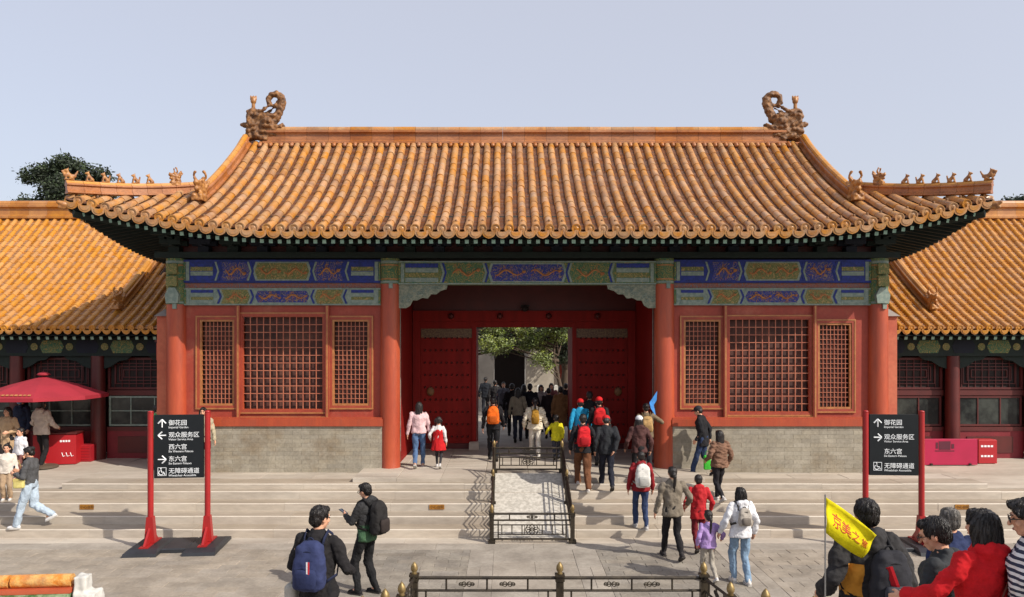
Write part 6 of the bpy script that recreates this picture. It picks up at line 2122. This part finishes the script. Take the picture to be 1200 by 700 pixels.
t = thing('pale_bag', 'pale bag at the left hip of the man with the navy backpack', 'bag', (bm_.location.x - 0.27, bm_.location.y + 0.05, zs + 0.62), R(-8))
obj('bag_body', rbox((0.12, 0.22, 0.36), 0.05), cloth((190, 186, 176), 'puffy'), t).location = (0, 0, 0.2)
MB().tube([(0, -0.06, 0.36), (0.04, 0, 0.55), (0, 0.06, 0.36)], 0.009, 5).build('strap', cloth((150, 146, 138)), t)
# --- right foreground, on the near stairs
zs = stair_z(5.8)
fm_ = PK('man in black hooded jacket with ochre panels behind the yellow flag', foot(1016, 5.8, zs), 1.72, 4, (34, 32, 34), (34, 34, 38), hair='short', hands=((-0.30, 0.12, 0.98), (0.28, 0.10, 0.92)), hood=True, vox=0.010, bulk=1.18, tkind='ochre_panels', head=(-8, -6))
bp_ = backpack(fm_, 'dark backpack with a red stripe on the man by the flag', (48, 48, 54), (0.28, 0.16, 0.44), 1.16, (70, 70, 78), off=0.06)
k, T, *_ = INFO[fm_.name]
q = MB(); q.tube([T((0.0, -0.275, 1.28)), T((0.03, -0.305, 1.16)), T((0.09, -0.31, 1.0))], 0.034, 6, flat=.3); q.build('red_stripe', cloth((190, 30, 40)), bp_)
q = MB(); q.box(T((0.11, -0.345, 1.10)), (0.13, 0.008, 0.085)); q.build('card_holder', cloth((206, 196, 180)), bp_)
# yellow tour flag
fx = at(967, 583, 5.55)
t = thing('tour_flag', 'yellow triangular flag with red characters on a thin pole', 'flag', (fx.x, 5.55, zs + 0.1))
zt = fx.z - (zs + 0.1)
MB().tube([(0, 0, 0), (0, 0, zt + 0.02)], 0.006, 8).build('pole', M('flag_pole', lin(150, 150, 150), 0.4, metal=0.6), t)
vs, fs = [], []
nu, nv = 14, 10
# cloth hangs from the pole and droops to the lower right
A0, A1 = Vector((0.005, 0, zt)), Vector((0.005, 0, zt - 0.255))
E0, E1 = Vector((0.345, -0.02, zt - 0.26)), Vector((0.30, 0.03, zt - 0.46))
def flagp(u, v):
    a_ = A0.lerp(A1, v); e_ = E0.lerp(E1, v)
    p_ = a_.lerp(e_, u)
    p_.y += 0.035 * math.sin(u * 5 + v * 2.4) * u + 0.015 * math.sin(v * 7)
    p_.z += 0.03 * math.sin(u * math.pi) * (0.5 - v)
    return p_
m = MB().add(*sheet(lambda u, v: flagp(u, v), nu, nv, 0.0))
o = m.build('cloth', cloth((240, 226, 20)), t, smooth=True)
o.modifiers.new('thick', 'SOLIDIFY').thickness = 0.003
red_ch = M('flag_lettering_red', lin(206, 56, 30), 0.7)
for i, ch in enumerate('京美之旅'):
    u = 0.22 + i * 0.21
    me = text_mesh(ch, 0.098 - i * 0.012, extrude=0.001)
    ch_o = obj('lettering', me, red_ch, t)
    # bend each character onto the cloth
    n_ = len(me.vertices)
    co = np.empty(n_ * 3, 'f'); me.vertices.foreach_get('co', co); co = co.reshape(-1, 3)
    for j in range(n_):
        uu = u - 0.075 + co[j][0] / 0.42
        vv = 0.60 - co[j][1] / 0.235 + 0.02
        p_ = flagp(min(max(uu, 0), 1), min(max(vv, 0.02), 0.98))
        co[j] = (p_.x, p_.y - 0.0045 - co[j][2], p_.z)
    me.vertices.foreach_set('co', co.ravel()); me.update()
zs = stair_z(5.0)
PK('boy with glasses in a dark and pale green jacket', foot(1104, 5.0, zs), 1.49, 40, (40, 44, 48), (40, 42, 48), hair='short', glasses=True, hands=((-0.16, 0.26, 1.0), (0.2, 0.22, 0.98)), head=(14, -22), vox=0.010, headk=1.06, tkind='green_panel')
zs = stair_z(7.0)
PK('older man with grey hair in a navy top', foot(1114, 7.0, zs), 1.66, 12, (42, 52, 88), (50, 50, 56), haircol=hair_grey, head=(-20, -10), vox=0.011)
zs = stair_z(4.6)
rw = PK('woman in bright red hooded jacket with dark bobbed hair', foot(1152, 4.6, zs), 1.50, 24, (206, 26, 34), (40, 40, 46), hair='bob', hands=((-0.34, 0.34, 1.06), (0.24, 0.16, 0.92)), hood=True, vox=0.009, bulk=1.08)
k, T, *_ = INFO[rw.name]
st = MB(); st.tube([T((0.12, -0.12, 1.43)), T((0.06, -0.165, 1.33)), T((-0.06, -0.165, 1.15)), T((-0.16, -0.14, 1.02))], 0.014, 6, flat=.5)
t = thing('bag_strap', 'brown bag strap across the back of the red jacket', 'strap', rw.location, rw.rotation_euler.z); t.scale = rw.scale
st.build('strap', cloth((110, 60, 50)), t, smooth=True)
hb_ = MB(); hb_.ell(T((-0.2, -0.12, 0.96)), (0.06, 0.12, 0.1)); hb_.build('pouch', cloth((110, 60, 50)), t, smooth=True)
zs = stair_z(4.4)
PK('person in navy and white striped top at the right edge', foot(1212, 4.4, zs), 1.61, 62, (40, 44, 66), (50, 50, 60), hair='bob', tkind='stripes', glasses=True, head=(0, -10), vox=0.009)
# --- crowd beyond the doorway, in the shade
for px, d, H_, f, c1, c2, hr, lb, kw in (
        (600, 25.0, 1.72, 0, (40, 36, 38), (36, 34, 38), 'short', 'person in black coat in the shade left of the doorway middle', {}),
        (607, 23.6, 1.66, 0, (150, 140, 120), (46, 50, 64), 'long', 'woman with long hair in khaki jacket beyond the doorway', {}),
        (621, 24.2, 1.76, 0, (30, 30, 36), (30, 30, 36), 'short', 'tall person in black in the middle of the doorway', {}),
        (634, 26.0, 1.62, 190, (190, 180, 176), (44, 44, 54), 'bob', 'woman in pale top facing out through the doorway', {}),
        (643, 24.6, 1.6, 0, (52, 44, 46), (40, 40, 46), 'short', 'person in dark jacket beside the tan coat', {}),
        (657, 24.0, 1.68, 8, (150, 112, 74), (60, 50, 44), 'short', 'person in long tan coat at the right of the doorway', dict(hem=0.45, bulk=1.1)),
        (569, 33.0, 1.7, 0, (40, 44, 52), (40, 42, 50), 'short', 'distant person in dark clothes by the garden balustrade', {}),
        (580, 30.5, 1.7, 0, (46, 44, 46), (40, 40, 44), 'short', 'distant dark figure walking into the garden at the left', {}),
        (614, 27.5, 1.7, 0, (52, 46, 44), (40, 40, 44), 'bob', 'woman in dark brown behind the tall person in black', {}),
        (663, 27.8, 1.72, 0, (40, 40, 44), (40, 40, 44), 'short', 'dark figure at the right edge of the doorway', {}),
        (646, 29.0, 1.66, 180, (110, 60, 60), (46, 46, 54), 'long', 'distant woman in maroon walking out of the garden', {}),
        (590, 29.5, 1.68, 178, (84, 84, 92), (40, 42, 50), 'short', 'distant person in grey walking out of the garden', {})):
    PK(lb, foot(px, d, 0.9 if d < 27 else 0.75), H_, f, c1, c2, hair=hr, vox=0.018, feet=random.choice((WALK_A, WALK_B)), group='crowd beyond the doorway', **kw)

for r_ in ROOTS:
    if '_w' in r_: del r_['_w']
bpy.data.scenes.remove(TMP)
for me_ in [m_ for m_ in bpy.data.meshes if m_.users == 0]:
    bpy.data.meshes.remove(me_)
